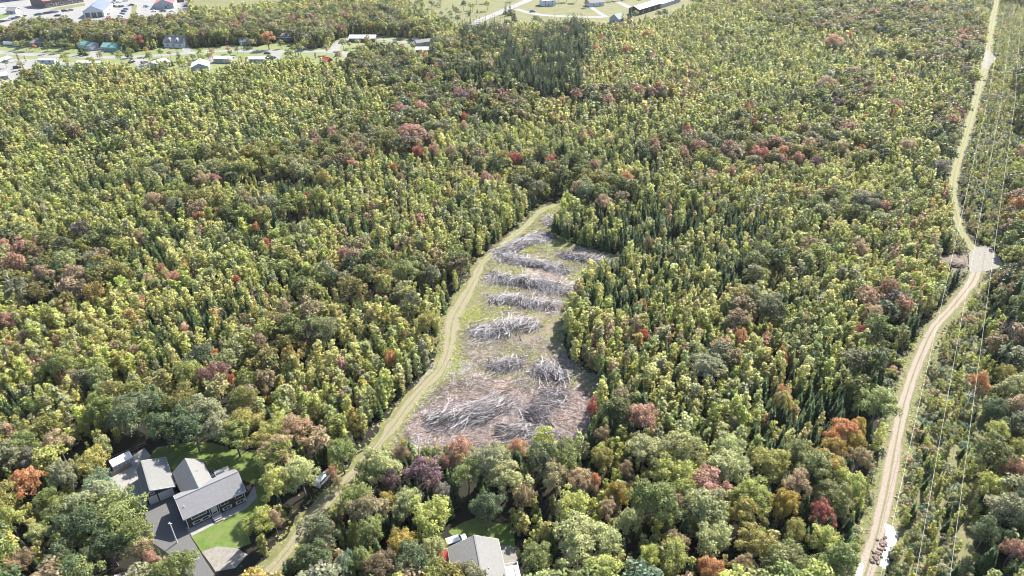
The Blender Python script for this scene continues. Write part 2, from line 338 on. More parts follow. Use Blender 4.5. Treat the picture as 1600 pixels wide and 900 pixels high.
TOWN = P((-60, 135), (-60, 70), (0, 66), (45, 72), (90, 73), (120, 76), (150, 74), (186, 78), (205, 82), (240, 78), (252, 72), (296, 72), (300, 76), (370, 70), (400, 74), (428, 66), (466, 68),
         (480, 76), (515, 74), (525, 62), (545, 56), (600, 56), (640, 60), (680, 70), (684, 94), (640, 96), (620, 88), (575, 84), (556, 104), (524, 114), (490, 112), (470, 106), (446, 108), (425, 114),
         (372, 112), (340, 128), (290, 128), (265, 124), (225, 120), (165, 116), (110, 118), (66, 118), (52, 128), (26, 146), (0, 152))
sheet('lawn', TOWN, .042, M['town_grass'], .8, 6)
sheet('driveway', P((-60, 135), (-60, 92), (20, 92), (58, 93), (120, 98), (158, 100), (60, 104), (45, 108), (20, 130), (0, 136)), .07, M['asphalt_pale'], .5, 6)
sheet('driveway', P((208, 92), (232, 92), (228, 106), (214, 106)), .07, M['asphalt_pale'], .3, 6)
sheet('driveway', P((284, 72), (298, 76), (296, 84), (286, 84)), .07, M['asphalt_pale'], .3, 6)
sheet('driveway', P((322, 82), (334, 82), (332, 98), (328, 98)), .07, M['asphalt_pale'], .3, 6)
sheet('driveway', P((424, 82), (442, 82), (436, 96), (422, 98)), .07, M['asphalt_pale'], .3, 6)
sheet('driveway', P((142, 76), (160, 72), (162, 88), (140, 88)), .07, M['asphalt_pale'], .3, 6)
# tree-free areas (world outlines) and lines (centre line, half width)
CLEAR_POLY = [CLR, PAD, PAD2, PAD3, PUD, YARD, YARD2, YARD3, LOT, FIELD2, TOWN]
CLEAR_LINE = [(TRAIL, 2.9), (TRAIL2, 2.6), (TRACK, 3.0), (TRACK_N, 2.6), (ROAD, 7), (SIDE, 6), (STREET, 6), (DRV3, 4)]
# ------------------------------------------------------------------ buildings
def opening(parent, kind, side, L, W, a, z, w_, h_, frame='trim', fill='glass', proud=.06):
    """a framed window or door on a wall of the L x W block (f: y=0, b: y=W, l: x=0, r: x=L); a = position along the wall"""
    f = MB(); p = MB(); t = .09 if w_ < 2.5 else .12
    def bx(mb, a0, a1, z0, z1, d0, d1):
        if side == 'f': mb.box(a0, a1, -d1, -d0, z0, z1)
        if side == 'b': mb.box(a0, a1, W + d0, W + d1, z0, z1)
        if side == 'l': mb.box(-d1, -d0, a0, a1, z0, z1)
        if side == 'r': mb.box(L + d0, L + d1, a0, a1, z0, z1)
    bx(f, a - w_ / 2 - t, a + w_ / 2 + t, z + h_, z + h_ + t, 0.003, proud); bx(f, a - w_ / 2 - t, a + w_ / 2 + t, z - t, z, 0.003, proud + .03)
    bx(f, a - w_ / 2 - t, a - w_ / 2, z, z + h_, .003, proud); bx(f, a + w_ / 2, a + w_ / 2 + t, z, z + h_, .003, proud)
    if kind == 'window' and w_ > 1.2: bx(f, a - .03, a + .03, z, z + h_, .003, proud - .01)
    o = f.build(kind, M[frame], parent)
    bx(p, a - w_ / 2, a + w_ / 2, z, z + h_, .004, .02); p.build('pane' if fill == 'glass' else 'panel', M[fill], o)
    return o
def block(root, L, W, hw, hr, wall, roof, over=.4, rf=.5, x0=0, y0=0, yover=None, front_wall=None):
    """gabled block: ridge along x at y = rf*W; local origin x0,y0"""
    yr = y0 + W * rf; wm = MB(); zt = hw + hr
    wm.prism([(y0, -.2), (y0 + W, -.2), (y0 + W, hw), (yr, zt), (y0, hw)][::-1], x0, x0 + L)
    wo = wm.build('wall', M[wall], root)
    rm = MB(); th = .16; s0 = hr / (W * rf); s1 = hr / (W * (1 - rf)); o0 = over if yover is None else yover
    for (ya, yb, za, zb) in ((y0 - o0, yr, hw - o0 * s0, zt), (yr, y0 + W + o0, zt, hw - o0 * s1)):
        rm.prism([(ya, za + .02), (yb, zb + .02), (yb, zb + .02 + th), (ya, za + .02 + th)][::-1], x0 - over, x0 + L + over)
    ro = rm.build('roof', M[roof], root)
    cp = MB(); cp.box(x0 - over - .02, x0 + L + over + .02, yr - .14, yr + .14, zt + th - .02, zt + th + .06); cp.build('ridge_cap', M[roof], ro)
    fa = MB()
    fa.box(x0 - over, x0 + L + over, y0 - o0 - .04, y0 - o0 - .003, hw - o0 * s0 - .10, hw - o0 * s0 + th); fa.box(x0 - over, x0 + L + over, y0 + W + o0 + .003, y0 + W + o0 + .04, hw - o0 * s1 - .1, hw - o0 * s1 + th)
    for xx in (x0 - over - .04, x0 + L + over + .003):
        for (ya, yb, za, zb) in ((y0 - o0, yr, hw - o0 * s0, zt), (yr, y0 + W + o0, zt, hw - o0 * s1)):
            fa.prism([(ya, za - .08), (yb, zb - .08), (yb, zb + th + .03), (ya, za + th + .03)][::-1], xx, xx + .037)
    fa.build('fascia', M['trim'], ro)
    return wo, ro
# --- the near house: front wall along +x, depth along +y
ang = math.atan2(7.6, 10.3)
hx, hy = px(286.7, 811.7, 3.5); HX = Vector((hx, hy, 0)) + Vector((math.cos(ang), math.sin(ang), 0)) * .35 + Vector((-math.sin(ang), math.cos(ang), 0)) * .45
house = tag(empty('house', HX, ang), 'grey shingled bungalow with dark siding and a rear wing beside the green front lawn', 'house')
HL, HW = 12.1, 7.0
block(house, HL, HW, 3.5, 2.25, 'siding_dark', 'roof_grey', .4)
bk = MB(); bk.box(.05, HL * .62, -.06, -.002, 0, 1.25); bk.box(.05, 1.1, -.07, -.0025, 1.25, 3.3); bk.box(HL * .52, HL * .97, -.065, -.0022, 0, 3.3); bk.build('brick_facing', M['brick'], house)
for a, z, ww, hh in ((2.6, 2.15, 2.9, 1.0), (1.9, .55, 1.2, .6), (3.6, .55, 1.2, .6), (7.8, 2.15, 1.5, 1.0), (8.1, .55, 1.3, .7), (10.9, 2.15, 1.4, 1.0), (10.9, .55, 1.3, .7)):
    opening(house, 'window', 'f', HL, HW, a, z, ww, hh, proud=.12)
    for s in (-1, 1):
        if z < 1: k = MB(); k.box(a + s * (ww / 2 + .22) - .1, a + s * (ww / 2 + .22) + .1, -.14, -.08, z - .05, z + hh + .05); k.build('shutter', M['trim'], house)
dr = opening(house, 'door', 'f', HL, HW, 5.6, .9, .95, 2.1, fill='white', proud=.12)
opening(house, 'sidelight', 'f', HL, HW, 4.85, .9, .3, 2.1, proud=.12); opening(house, 'sidelight', 'f', HL, HW, 6.35, .9, .3, 2.1, proud=.12)
st = MB(); st.box(4.7, 6.6, -1.3, -.07, 0, .85); st.box(4.9, 6.4, -1.7, -1.3, 0, .55); st.box(4.9, 6.4, -2.05, -1.7, 0, .28); st.build('step', M['concrete'], house)
k = MB(); k.box(-.02, .14, -.16, -.09, 0, 3.2); k.build('corner_trim', M['trim'], house); k = MB(); k.box(HL - .14, HL + .02, -.16, -.09, 0, 3.2); k.build('corner_trim', M['trim'], house)
for a in (2.0, 5.2): opening(house, 'window', 'r', HL, HW, a, 1.9, 1.0, 1.1)
opening(house, 'window', 'l', HL, HW, 3.4, 1.9, 1.0, 1.1)
# rear wing (ridge runs along the house's depth)
wing = MB(); wx0, wx1, wy1, wz, wr = 1.55, 7.3, 14.2, 3.35, 2.2; xm = (wx0 + wx1) / 2
wing.add([(wx0, 6.5, -.2), (wx1, 6.5, -.2), (wx1, wy1, -.2), (wx0, wy1, -.2), (wx0, 6.5, wz), (wx1, 6.5, wz), (wx1, wy1, wz), (wx0, wy1, wz), (xm, 6.5, wz + wr), (xm, wy1, wz + wr)],
         [(0, 1, 5, 8, 4), (2, 3, 7, 9, 6), (1, 2, 6, 5), (3, 0, 4, 7), (4, 8, 9, 7), (5, 6, 9, 8)])
wing.build('wall', M['siding_dark'], house)
rm = MB(); th = .16; sl_ = wr / (xm - wx0); ov = .4
for s, xe in ((1, wx0 - ov), (-1, wx1 + ov)):
    ze = wz - ov * sl_; zt = wz + wr
    # slabs run into the main roof's rear slope, the ridge reaching its ridge line
    vs = [(xe, wy1 + ov, ze), (xm, wy1 + ov, zt), (xm, 3.75, zt), (xe, 7.35, ze)]
    vs = [(x, y, z + .025) for x, y, z in vs] + [(x, y, z + .025 + th) for x, y, z in vs]
    rm.add(vs, [(0, 1, 2, 3), (7, 6, 5, 4), (0, 4, 5, 1), (1, 5, 6, 2), (2, 6, 7, 3), (3, 7, 4, 0)])
wr_o = rm.build('roof', M['roof_pale'], house); wr_o['label'] = 'paler grey shingled roof of the rear wing'
k = MB(); k.tube((xm + 1.3, 10, 5.0), (xm + 1.3, 10, 5.45), .1, .1, 8); k.build('vent_pipe', M['metal'], wr_o)
k = MB(); k.tube((.6, 1.6, 4.2), (.6, 1.6, 5.0), .08, .08, 8); k.build('vent_pipe', M['metal'], house)
# rear deck with glazed canopy and railing
deck = MB(); deck.box(7.4, 11.6, 7.05, 9.9, .9, 1.05); deck.build('deck', M['trim'], house)
can = MB(); can.box(8.6, 11.7, 7.1, 9.8, 2.75, 2.9); can.build('deck_canopy', M['roof_pale'], house)
for x_, y_ in ((8.7, 9.7), (11.6, 9.7), (7.5, 9.8)): k = MB(); k.box(x_ - .06, x_ + .06, y_ - .06, y_ + .06, 0, 2.75 if x_ > 8 else 1.9); k.build('post', M['trim'], house)
k = MB(); k.box(8.9, 10.6, 8.4, 8.9, 2.905, 3.05); k.build('canopy_vent', M['glass'], house)
k = MB()
for i in range(16): x_ = 7.45 + i * .26; k.box(x_, x_ + .04, 9.84, 9.9, 1.05, 1.95)
k.box(7.4, 11.6, 9.82, 9.92, 1.95, 2.02); k.build('railing', M['trim'], house)
def local(o, x, y, z=0): return o.matrix_basis @ Vector((x, y, z))
def patio_chair(loc, rz, label, first=[None]):
    if first[0] is None:
        r = empty('patio_chair', loc, rz); s = MB(); s.box(-.28, .28, -.28, .28, .38, .46); s.build('seat', M['trim'], r)
        b = MB(); b.box(-.28, .28, .26, .34, .46, 1.0); b.build('backrest', M['trim'], r)
        for a in (-.24, .24):
            for c in (-.24, .24): l = MB(); l.box(a - .03, a + .03, c - .03, c + .03, 0, .38); l.build('leg', M['trim'], r)
        first[0] = r
    else: r = copy_tree(first[0]); r.location = loc; r.rotation_euler = (0, 0, rz)
    tag(r, label, 'chair', 'white patio chairs behind the house'); return r
patio_chair(local(house, 8.3, 11.4), 1.0, 'white patio chair nearest the back deck of the bungalow')
patio_chair(local(house, 9.4, 12.3), 2.4, 'white patio chair farthest out on the back lawn')
# patio table
t = tag(empty('patio_table', local(house, 8.6, 12.4), ang), 'dark round patio table on the shaded lawn behind the bungalow', 'table')
k = MB(); k.tube((0, 0, .7), (0, 0, .76), .6, .6, 14); k.build('table_top', M['glass'], t); k = MB(); k.tube((0, 0, 0), (0, 0, .7), .05, .05, 8); k.build('leg', M['metal'], t)
# --- the garage
gang = ang - R(3)
gx, gy = px(234.6, 767, 4.1)
gu = Vector((math.cos(gang), math.sin(gang), 0)); gv = Vector((-math.sin(gang), math.cos(gang), 0))
GW, GL = 5.6, 9.6
G0 = Vector((gx, gy, 0)) - gu * (GW * .22) + gv * .3
garage = tag(empty('garage', G0 + gu * GW, gang + R(90)), 'detached garage with pale shingle roof and white doors left of the bungalow', 'garage')
# local: x = depth away from the doors, y = leftwards from the right wall
block(garage, GL, GW, 2.65, 1.45, 'siding_dark', 'roof_pale', .35, .78)
opening(garage, 'garage_door', 'l', GL, GW, 1.75, .05, 2.7, 2.15, fill='white'); opening(garage, 'door', 'l', GL, GW, 4.4, .05, 1.6, 2.1, fill='white')
opening(garage, 'window', 'l', GL, GW, 4.2, 2.75, .7, .6)
# --- white garden shelter with framed side and the fence before it
s0 = Vector((*px(176, 730, 2.2), 0)); s1 = Vector((*px(208, 714, 2.2), 0)); sa = math.atan2(s1.y - s0.y, s1.x - s0.x); SL = (s1 - s0).length
sh = tag(empty('garden_shelter', s0, sa), 'long white-roofed garden shelter with framed side panels behind the garage', 'shelter')
k = MB(); k.prism([(0, 2.15), (2.3, 2.45), (2.3, 2.55), (0, 2.25)][::-1], 0, SL); k.build('roof', M['white'], sh)
k = MB(); k.box(0, SL, 2.15, 2.25, 0, 2.4); k.box(0, .1, 0.1, 2.15, 0, 2.15); k.box(SL - .1, SL, .1, 2.15, 0, 2.15); k.build('wall', M['white'], sh)
for i in range(5):
    a0 = .1 + i * (SL - .2) / 5; a1 = a0 + (SL - .2) / 5
    k = MB(); k.box(a0, a0 + .08, 0, .08, 0, 2.13); k.box(a1 - .08, a1, 0, .08, 0, 2.13); k.box(a0, a1, 0.002, .078, 1.0, 1.08); k.box(a0, a1, .002, .078, 2.05, 2.12); fr = k.build('window', M['trim'], sh)
    k = MB(); k.box(a0 + .08, a1 - .08, .03, .05, 1.08, 2.05); k.build('pane', M['greywall'], fr); k = MB(); k.box(a0 + .08, a1 - .08, .03, .05, .02, 1.0); k.build('panel', M['white'], fr)
def board_fence(a, b, h, label, mat='polewood', gate=False, step=.16):
    a = Vector((*a, 0)); b = Vector((*b, 0)); L = (b - a).length; r = tag(empty('fence', a, math.atan2(b.y - a.y, b.x - a.x)), label, 'fence')
    n = max(1, round(L / 2.4))
    for i in range(n + 1): k = MB(); x = i * L / n; k.box(x - .06, x + .06, -.06, .06, 0, h + .1); k.build('post', M[mat], r)
    k = MB(); k.box(0, L, -.03, .0, .3, .4); k.box(0, L, -.03, 0, h - .3, h - .2); k.build('rail', M[mat], r)
    bd = MB(); bd.box(-step * .45, step * .45, .003, .028, .08, h); me = bd.me('board', M[mat]); m = int(L / step)
    for i in range(m): link('board', me, r, ((i + .5) * step, 0, random.uniform(-.02, .02)))
    return r
board_fence(px(175.5, 745, 0), px(206, 728, 0), 1.2, 'dark board fence running from the white shelter to the garage')
board_fence(px(258, 757, 0), px(268, 769, 0), 1.4, 'short dark board fence between the garage and the bungalow')
rf = tag(empty('rail_fence', Vector((*px(172, 722), 0)), .7), 'open rail fence in the shade behind the white shelter', 'fence')
for i in range(5): k = MB(); k.box(i * 2 - .07, i * 2 + .07, -.07, .07, 0, 1.3); k.build('post', M['bark'], rf)
for z in (.5, 1.1): k = MB(); k.box(0, 8, -.04, .04, z, z + .1); k.build('rail', M['bark'], rf)
# service pole in the driveway with its drop wire
lp = tag(empty('utility_pole', Vector((*px(277, 848), 0))), 'slim service pole standing in the shadow beside the bungalow driveway', 'pole')
k = MB(); k.tube((0, 0, 0), (0, 0, 6.2), .13, .09, 8); k.build('pole', M['metal'], lp); k = MB(); k.box(-.4, .4, -.05, .05, 5.7, 5.82); k.build('crossarm', M['metal'], lp)
# --- the roof at the bottom edge
h2 = Vector((*px(741, 837, 5.4), 0)); h2b = Vector((*px(753, 900, 5.4), 0)); d = (h2b - h2); a2 = math.atan2(d.y, d.x)   # x towards the camera
nx = Vector((-math.sin(a2), math.cos(a2), 0))
HW2 = 9.4
root = tag(empty('house', h2 - nx * HW2 * .53 + d.normalized() * .4, a2), 'grey-roofed house at the bottom edge with a white deck on its right', 'house')
block(root, 17, HW2, 3.2, 2.2, 'siding_dark', 'roof_pale', .4, .53)
porch = MB(); porch.box(4.5, 9.5, HW2 + .1, HW2 + 3.2, .8, .95); porch.build('deck', M['white'], root)
k = MB()
for i in range(18): k.box(4.5 + i * .29, 4.54 + i * .29, HW2 + 3.12, HW2 + 3.18, .95, 1.85)
k.box(4.5, 9.5, HW2 + 3.1, HW2 + 3.2, 1.85, 1.92); k.box(4.5, 4.58, HW2 + .3, HW2 + 3.1, 1.85, 1.92); k.build('railing', M['trim'], root)
k = MB(); k.tube((7, HW2 * .7, 4.4), (7, HW2 * .7, 5.1), .09, .09, 8); k.build('vent_pipe', M['metal'], root)
for a in (2.5, 11): opening(root, 'window', 'b', 17, HW2, a, 1.5, 1.2, 1.1)
opening(root, 'door', 'b', 17, HW2, 6.5, .95, .9, 2.0, fill='white')
for a in (2, 6, 10): opening(root, 'window', 'f', 17, HW2, a, 1.5, 1.2, 1.1)
k0 = Vector((*px(196, 893, 4.4), 0))
r3 = tag(empty('house', k0 + Vector((-2.2, -6.6, 0)), ang), 'pale grey roof half hidden under trees in the bottom left corner', 'house')
block(r3, 7, 5.5, 2.6, 1.3, 'greywall', 'roof_pale', .35); opening(r3, 'window', 'f', 7, 5.5, 2, 1.2, 1.2, 1); opening(r3, 'door', 'f', 7, 5.5, 5, .1, .9, 2, fill='white')

# ------------------------------------------------------------------ vehicles
CARS = {}
def make_car(kind, paint):
    r = empty('parked_car', (0, 0, 0)); L, W = (4.6, 1.8)
    if kind == 'car': prof = [(-2.3, .3), (2.3, .3), (2.32, .7), (2.1, .92), (1.15, .98), (.6, 1.42), (-1.0, 1.46), (-1.75, 1.0), (-2.25, .95)]
    elif kind == 'pickup': prof = [(-2.8, .45), (2.6, .45), (2.62, .9), (2.4, 1.12), (1.35, 1.18), (.85, 1.75), (-.6, 1.78), (-.85, 1.12), (-2.8, 1.1)]; W = 1.95
    elif kind == 'suv': prof = [(-2.3, .35), (2.3, .35), (2.3, .8), (2.1, 1.05), (1.2, 1.1), (.6, 1.7), (-1.9, 1.72), (-2.25, 1.1)]; W = 1.9
    else: prof = [(-3.0, .4), (3.0, .4), (3.0, 1.0), (2.2, 1.3), (1.7, 2.3), (-3.0, 2.4)]; W = 2.1
    b = MB(); k = len(prof); hw = W / 2
    vs = []
    for y, ins in ((-hw, 1), (-hw * .96, 0), (hw * .96, 0), (hw, 1)):
        for x, z in prof: vs.append((x, y * (.82 if z > 1.25 else 1), z if not ins else z - .03 if z > .5 else z))
    fs = []
    for s in range(3):
        for i in range(k): a = s * k + i; c = s * k + (i + 1) % k; fs.append((a, c, c + k, a + k))
    fs += [tuple(range(k - 1, -1, -1)), tuple(range(3 * k, 4 * k))]
    b.add(vs, fs); b.build('body', M['car_' + paint], r)
    top = max(z for _, z in prof); g = MB(); xs = [x for x, z in prof if z > top - .1]; xa, xb = min(xs), max(xs); zb = 1.0 if kind == 'car' else 1.15
    if kind == 'van': zb = 1.5
    for s in (-1, 1): y = s * hw * .93; g.box(xa + .05, xb + .1, min(y, y + s * .02), max(y, y + s * .02), zb + .05, top - .12)
    g.add([(xb + .03, -hw * .7, top - .06), (xb + .03, hw * .7, top - .06), (xb + .56, hw * .82, zb + .04), (xb + .56, -hw * .82, zb + .04)], [(0, 3, 2, 1)]); g.build('window', M['glass'], r)
    for x in (-L / 2 + .85, L / 2 - .85):
        for s in (-1, 1): wv = MB(); wv.tube((x, s * (hw - .2), .33), (x, s * (hw + .02), .33), .33, .33, 10); wv.build('wheel', M['tyre'], r)
    for s in (-1, 1): hl = MB(); hl.box(prof[2][0] - .04, prof[2][0] + .03, s * hw * .7 - .16, s * hw * .7 + .16, .66, .8); hl.build('headlight', M['white'], r)
    return r
def car(uv, rz, kind, paint, label, group=None):
    key = (kind, paint)
    if key not in CARS: CARS[key] = make_car(kind, paint); r = CARS[key]
    else: r = copy_tree(CARS[key])
    r.location = (*px(*uv), .1); r.rotation_euler = (0, 0, rz); tag(r, label, {'car': 'car', 'suv': 'car', 'pickup': 'pickup truck', 'van': 'van'}[kind], group); return r
car((505, 752), 1.1, 'suv', 'silver', 'silver estate car parked by the dirt trail behind a bushy tree')
car((713, 850), .4, 'suv', 'silver', 'pale car behind the left corner of the bottom house')
car((692, 872), 1.3, 'car', 'red', 'red car under trees left of the bottom house')
def row(a, b, n, rz, paints, kinds, where, group):
    for i in range(n):
        t = i / max(1, n - 1); uv = (a[0] + (b[0] - a[0]) * t, a[1] + (b[1] - a[1]) * t); p = paints[i % len(paints)]; k = kinds[i % len(kinds)]
        nm = {'car': 'car', 'suv': 'tall car', 'pickup': 'pickup truck', 'van': 'van'}[k]
        car(uv, rz + random.uniform(-.05, .05), k, p, f'{p} {nm}, {ordn(i, n)} in row {where}', group)
PT = ['black', 'grey', 'silver', 'black', 'blue', 'black', 'white']
row((2, 35), (37, 26), 8, 1.0, PT, ['suv', 'car', 'pickup'], 'along the far left car park edge', 'cars lined up along the car park edge')
row((58, 24), (88, 19.5), 7, 1.0, ['black', 'blue', 'grey', 'black'], ['car', 'suv'], 'below the long brown store', 'cars lined up along the car park edge')
row((101, 18), (110, 17), 2, 1.0, ['black', 'grey'], ['suv', 'pickup'], 'right below the brown store', 'cars lined up along the car park edge')
row((90, 25.5), (96, 25), 2, .3, ['black', 'white'], ['car', 'suv'], 'on the tarmac above the trees', 'cars lined up along the car park edge')
row((172, 11), (190, 11), 4, 1.2, ['black', 'black', 'grey'], ['car', 'suv'], 'at top right of the blue roof', 'cars beside the blue-roofed garage')
row((197, 15), (186, 30), 5, .1, ['blue', 'black', 'blue', 'silver', 'red'], ['car', 'suv'], 'slanting right of the blue-roofed garage', 'cars beside the blue-roofed garage')
row((241, 18.5), (269, 18.5), 3, .1, ['white', 'black', 'white'], ['car', 'pickup', 'car'], 'before the red-roofed building', 'cars before the red-roofed building')
car((168, 23), 1.4, 'car', 'grey', 'grey car alone at the right corner of the blue-roofed garage')
car((205, 9), .8, 'pickup', 'black', 'black pickup truck at the top of the grass strip'); car((181, 2), .8, 'suv', 'grey', 'grey car at the very top right of the blue roof')
car((291, 10.5), .0, 'car', 'black', 'black car at the right end of the red-roofed building lot'); car((305, 19), 1.2, 'pickup', 'red', 'dark red pickup truck among trees right of the red-roofed building')
car((228, 11), 2.6, 'pickup', 'blue', 'blue pickup truck in the shadow left of the red-roofed building')
car((832, 19), .1, 'suv', 'blue', 'blue and white car on the side road past the road junction'); car((649, 63), .1, 'suv', 'white', 'white car beside the pale roofs in the woods')
car((27, 107), .6, 'suv', 'black', 'black car at the left gravel yard below the street'); car((427, 92), 1.2, 'suv', 'black', 'black car right of the second white mobile home')
car((418, 84), .0, 'car', 'grey', 'grey car on the street above the mobile homes')
row((14, 70), (30, 72), 3, .2, ['white', 'silver', 'white'], ['van', 'car', 'pickup'], 'left of the grey-roofed house', 'vehicles by the grey-roofed house')
row((206, 98), (226, 99), 2, 1.2, ['black', 'grey'], ['car', 'suv'], 'left of the white house with the porch', None)
row((340, 91), (346, 91), 1, 1.2, ['black'], ['car'], 'before the first white mobile home', None)
row((196, 2), (175, 6), 3, .6, ['silver', 'white', 'grey'], ['car', 'suv'], 'at the top edge behind the blue roof', None)
row((2, 12), (10, 10), 1, .9, ['white'], ['van'], 'of the pale tarmac at far left', None)
# ------------------------------------------------------------------ the far town: placed by the two ends of the front (near) wall foot
def far_house(a, b, W, hw, hr, wall, roof, label, cat='house', openings=(), turn=False, over=.35, rf=.5, name='house'):
    A = Vector((*px(*a), 0)); B = Vector((*px(*b), 0)); d = B - A; L = d.length; an = math.atan2(d.y, d.x)
    if not turn:
        r = tag(empty(name, A, an), label, cat); block(r, L, W, hw, hr, wall, roof, over, rf)
        for o in openings: opening(r, o[0], o[1], L, W, o[2] * (L if o[1] in 'fb' else W), o[3], o[4], o[5], fill=o[6] if len(o) > 6 else 'glass')
    else:   # gable end faces the front: ridge runs backwards; front wall is side l of the block, measured from its right end
        r = tag(empty(name, B, an + R(90)), label, cat); block(r, W, L, hw, hr, wall, roof, over, rf)
        for o in openings:
            s = {'f': 'l', 'r': 'f', 'l': 'b', 'b': 'r'}[o[1]]; q = (1 - o[2]) * L if s in 'lr' else o[2] * W
            opening(r, o[0], s, W, L, q, o[3], o[4], o[5], fill=o[6] if len(o) > 6 else 'glass')
    return r
far_house((132, 28), (164, 26.5), 34, 5, 4, 'white', 'blue_roof', 'white building with blue metal roof and three dark bay doors', 'garage building',
          [('bay_door', 'f', .2, .1, 3.6, 3.8), ('bay_door', 'f', .5, .1, 3.6, 3.8), ('bay_door', 'f', .8, .1, 3.6, 3.8), ('window', 'r', .3, 1.5, 3, 1.5), ('window', 'r', .6, 1.5, 3, 1.5)], True)
far_house((72, 13), (131, 3), 22, 6, 2.5, 'brown_wall', 'red_roof', 'long brown store with a red roof strip at the top left', 'store', [('window', 'f', x, 1, 4, 2) for x in (.15, .4, .65, .88)], False)
far_house((242, 14.5), (272, 13), 26, 4.2, 3.5, 'greywall', 'red_roof', 'pale grey building with a bright red roof at the top', 'building', [('door', 'f', .6, .1, 1.2, 2.2), ('window', 'f', .72, 2.4, 1.6, .8)], True)
far_house((274, 4), (288, 3), 10, 3, 2, 'brown_wall', 'red_roof', 'small red-roofed annex right of the red-roofed building', 'building', [('window', 'f', .5, 1, 2, 1)])
far_house((11, 22), (25, 22), 8, 2.8, 2, 'greywall', 'roof_grey', 'small grey hut on the green patch of the car park', 'hut', [('window', 'f', .5, 1, 1.5, 1), ('door', 'f', .8, .1, 1, 2, 'white')])
far_house((-6, 5), (45, -1), 12, 4, 1.5, 'blue_roof', 'white', 'long low blue and white shed in the top left corner', 'shed', [('window', 'f', x, 1, 3, 1.4) for x in (.2, .5, .8)])
far_house((46, 73), (70, 73), 8, 2.8, 1.8, 'brown_wall', 'roof_grey', 'grey-roofed house at the street behind a round green tree', 'house', [('window', 'f', .3, 1, 1.6, 1), ('window', 'f', .7, 1, 1.6, 1)])
far_house((70, 70), (84, 69), 7, 2.8, 1.8, 'white', 'white', 'small white building joined to the grey-roofed street house', 'shed', [('door', 'f', .5, .1, 2.4, 2.1, 'greywall')], True)
far_house((122, 75), (142, 78), 7, 2.8, 1.7, 'white', 'teal_roof', 'white cottage with a pale teal roof behind a conifer', 'house', [('window', 'f', .6, 1, 1.6, 1)])
far_house((160, 80), (182, 81), 8, 3, 2, 'teal_roof', 'teal_roof', 'teal cottage beside the yellow-green lawn', 'house', [('window', 'f', .3, 1, 1.4, 1), ('window', 'f', .7, 1, 1.4, 1)])
r = far_house((257, 74), (286, 75), 9, 3, 4.2, 'white', 'roof_grey', 'steep dark-roofed house with two white dormers and a white gable', 'house', [('window', 'f', .2, 1, 1.4, 1.2), ('window', 'f', .5, 1, 1.4, 1.2), ('door', 'f', .65, .1, 1, 2, 'white'), ('window', 'f', .85, 1, 1.4, 1.2), ('window', 'r', .5, 1, 1.2, 1.2)])
LL = (Vector(px(257, 74)) - Vector(px(286, 75))).length
for a in (.3, .7):
    x = LL * a; k = MB(); k.add([(x - 1, .9, 3.6), (x + 1, .9, 3.6), (x + 1, .9, 5.4), (x, .9, 6.4), (x - 1, .9, 5.4), (x - 1, 4, 3.6), (x + 1, 4, 3.6), (x + 1, 4, 5.4), (x, 4, 6.4), (x - 1, 4, 5.4)],
        [(0, 1, 2, 3, 4), (1, 6, 7, 2), (0, 4, 9, 5)]); dm = k.build('dormer', M['white'], r)
    k = MB(); k.add([(x - 1.2, .6, 5.25), (x, .6, 6.5), (x, 4.4, 6.5), (x - 1.2, 4.4, 5.25)], [(0, 1, 2, 3)]); k.add([(x + 1.2, .6, 5.25), (x, .6, 6.5), (x, 4.4, 6.5), (x + 1.2, 4.4, 5.25)], [(3, 2, 1, 0)]); k.build('dormer_roof', M['roof_grey'], dm)
    k = MB(); k.box(x - .5, x + .5, .85, .89, 4.1, 5.3); k.build('pane', M['glass'], dm)
k = MB(); k.box(LL * .5 - .4, LL * .5 + .4, 5.4, 6.2, 6.2, 8.2); k.build('chimney', M['brick'], r)
r = far_house((232, 107), (248, 110), 6, 2.8, 1.8, 'white', 'white', 'white porch wing with dark windows and steps in front of the dormer house', 'house', [('window', 'f', .5, .8, 3.6, 1.5)], True)
far_house((249, 107), (266, 103), 8, 2.8, 1.6, 'green_wall', 'white', 'white-roofed dark green house joined to the white porch', 'house', [('window', 'f', .3, 1, 1.8, 1.1), ('window', 'f', .75, 1, 1.4, 1.1)])
far_house((300, 113), (327, 111), 12, 2.9, 2.2, 'greywall', 'white', 'pale blue-grey gabled garage with a bright white roof', 'garage', [('garage_door', 'f', .35, .1, 2.8, 2.1, 'white'), ('window', 'f', .75, 1, 1, .9)], True)
far_house((335, 98), (362, 99), 5, 2.8, .9, 'greywall', 'white', 'white-roofed mobile home, left one of the pair below the street', 'mobile home', [('window', 'f', x, 1.1, 1.3, .9) for x in (.15, .4, .8)] + [('door', 'f', .6, .2, .9, 2, 'white')])
far_house((388, 99), (421, 99), 5, 2.8, .9, 'greywall', 'white', 'white-roofed mobile home, right one of the pair below the street', 'mobile home', [('window', 'f', x, 1.1, 1.3, .9) for x in (.15, .35, .8)] + [('door', 'f', .6, .2, .9, 2, 'white')])
far_house((432, 65), (461, 65), 9, 3, 2, 'brown_wall', 'roof_pale', 'brown house with pale grey roof right of an orange tree', 'house', [('window', 'f', x, 1, 1.5, 1) for x in (.2, .5, .8)])
far_house((375, 71), (388, 70), 7, 2.8, 1.8, 'greywall', 'roof_grey', 'small grey house half hidden by grey-green trees above the street', 'house', [('window', 'f', .5, 1, 1.4, 1)])
far_house((546, 66), (586, 66), 8, 2.8, 1.5, 'brown_wall', 'white', 'long low house with a bright pale roof at the end of the drive', 'house', [('window', 'f', x, 1, 1.6, 1) for x in (.15, .4, .65, .9)])
far_house((502, 99), (511, 101), 5, 2.4, 1.6, 'red_roof', 'red_roof', 'little red shed at the edge of the woods right of the mobile homes', 'shed', [('door', 'f', .5, .1, 1, 1.9, 'white')])
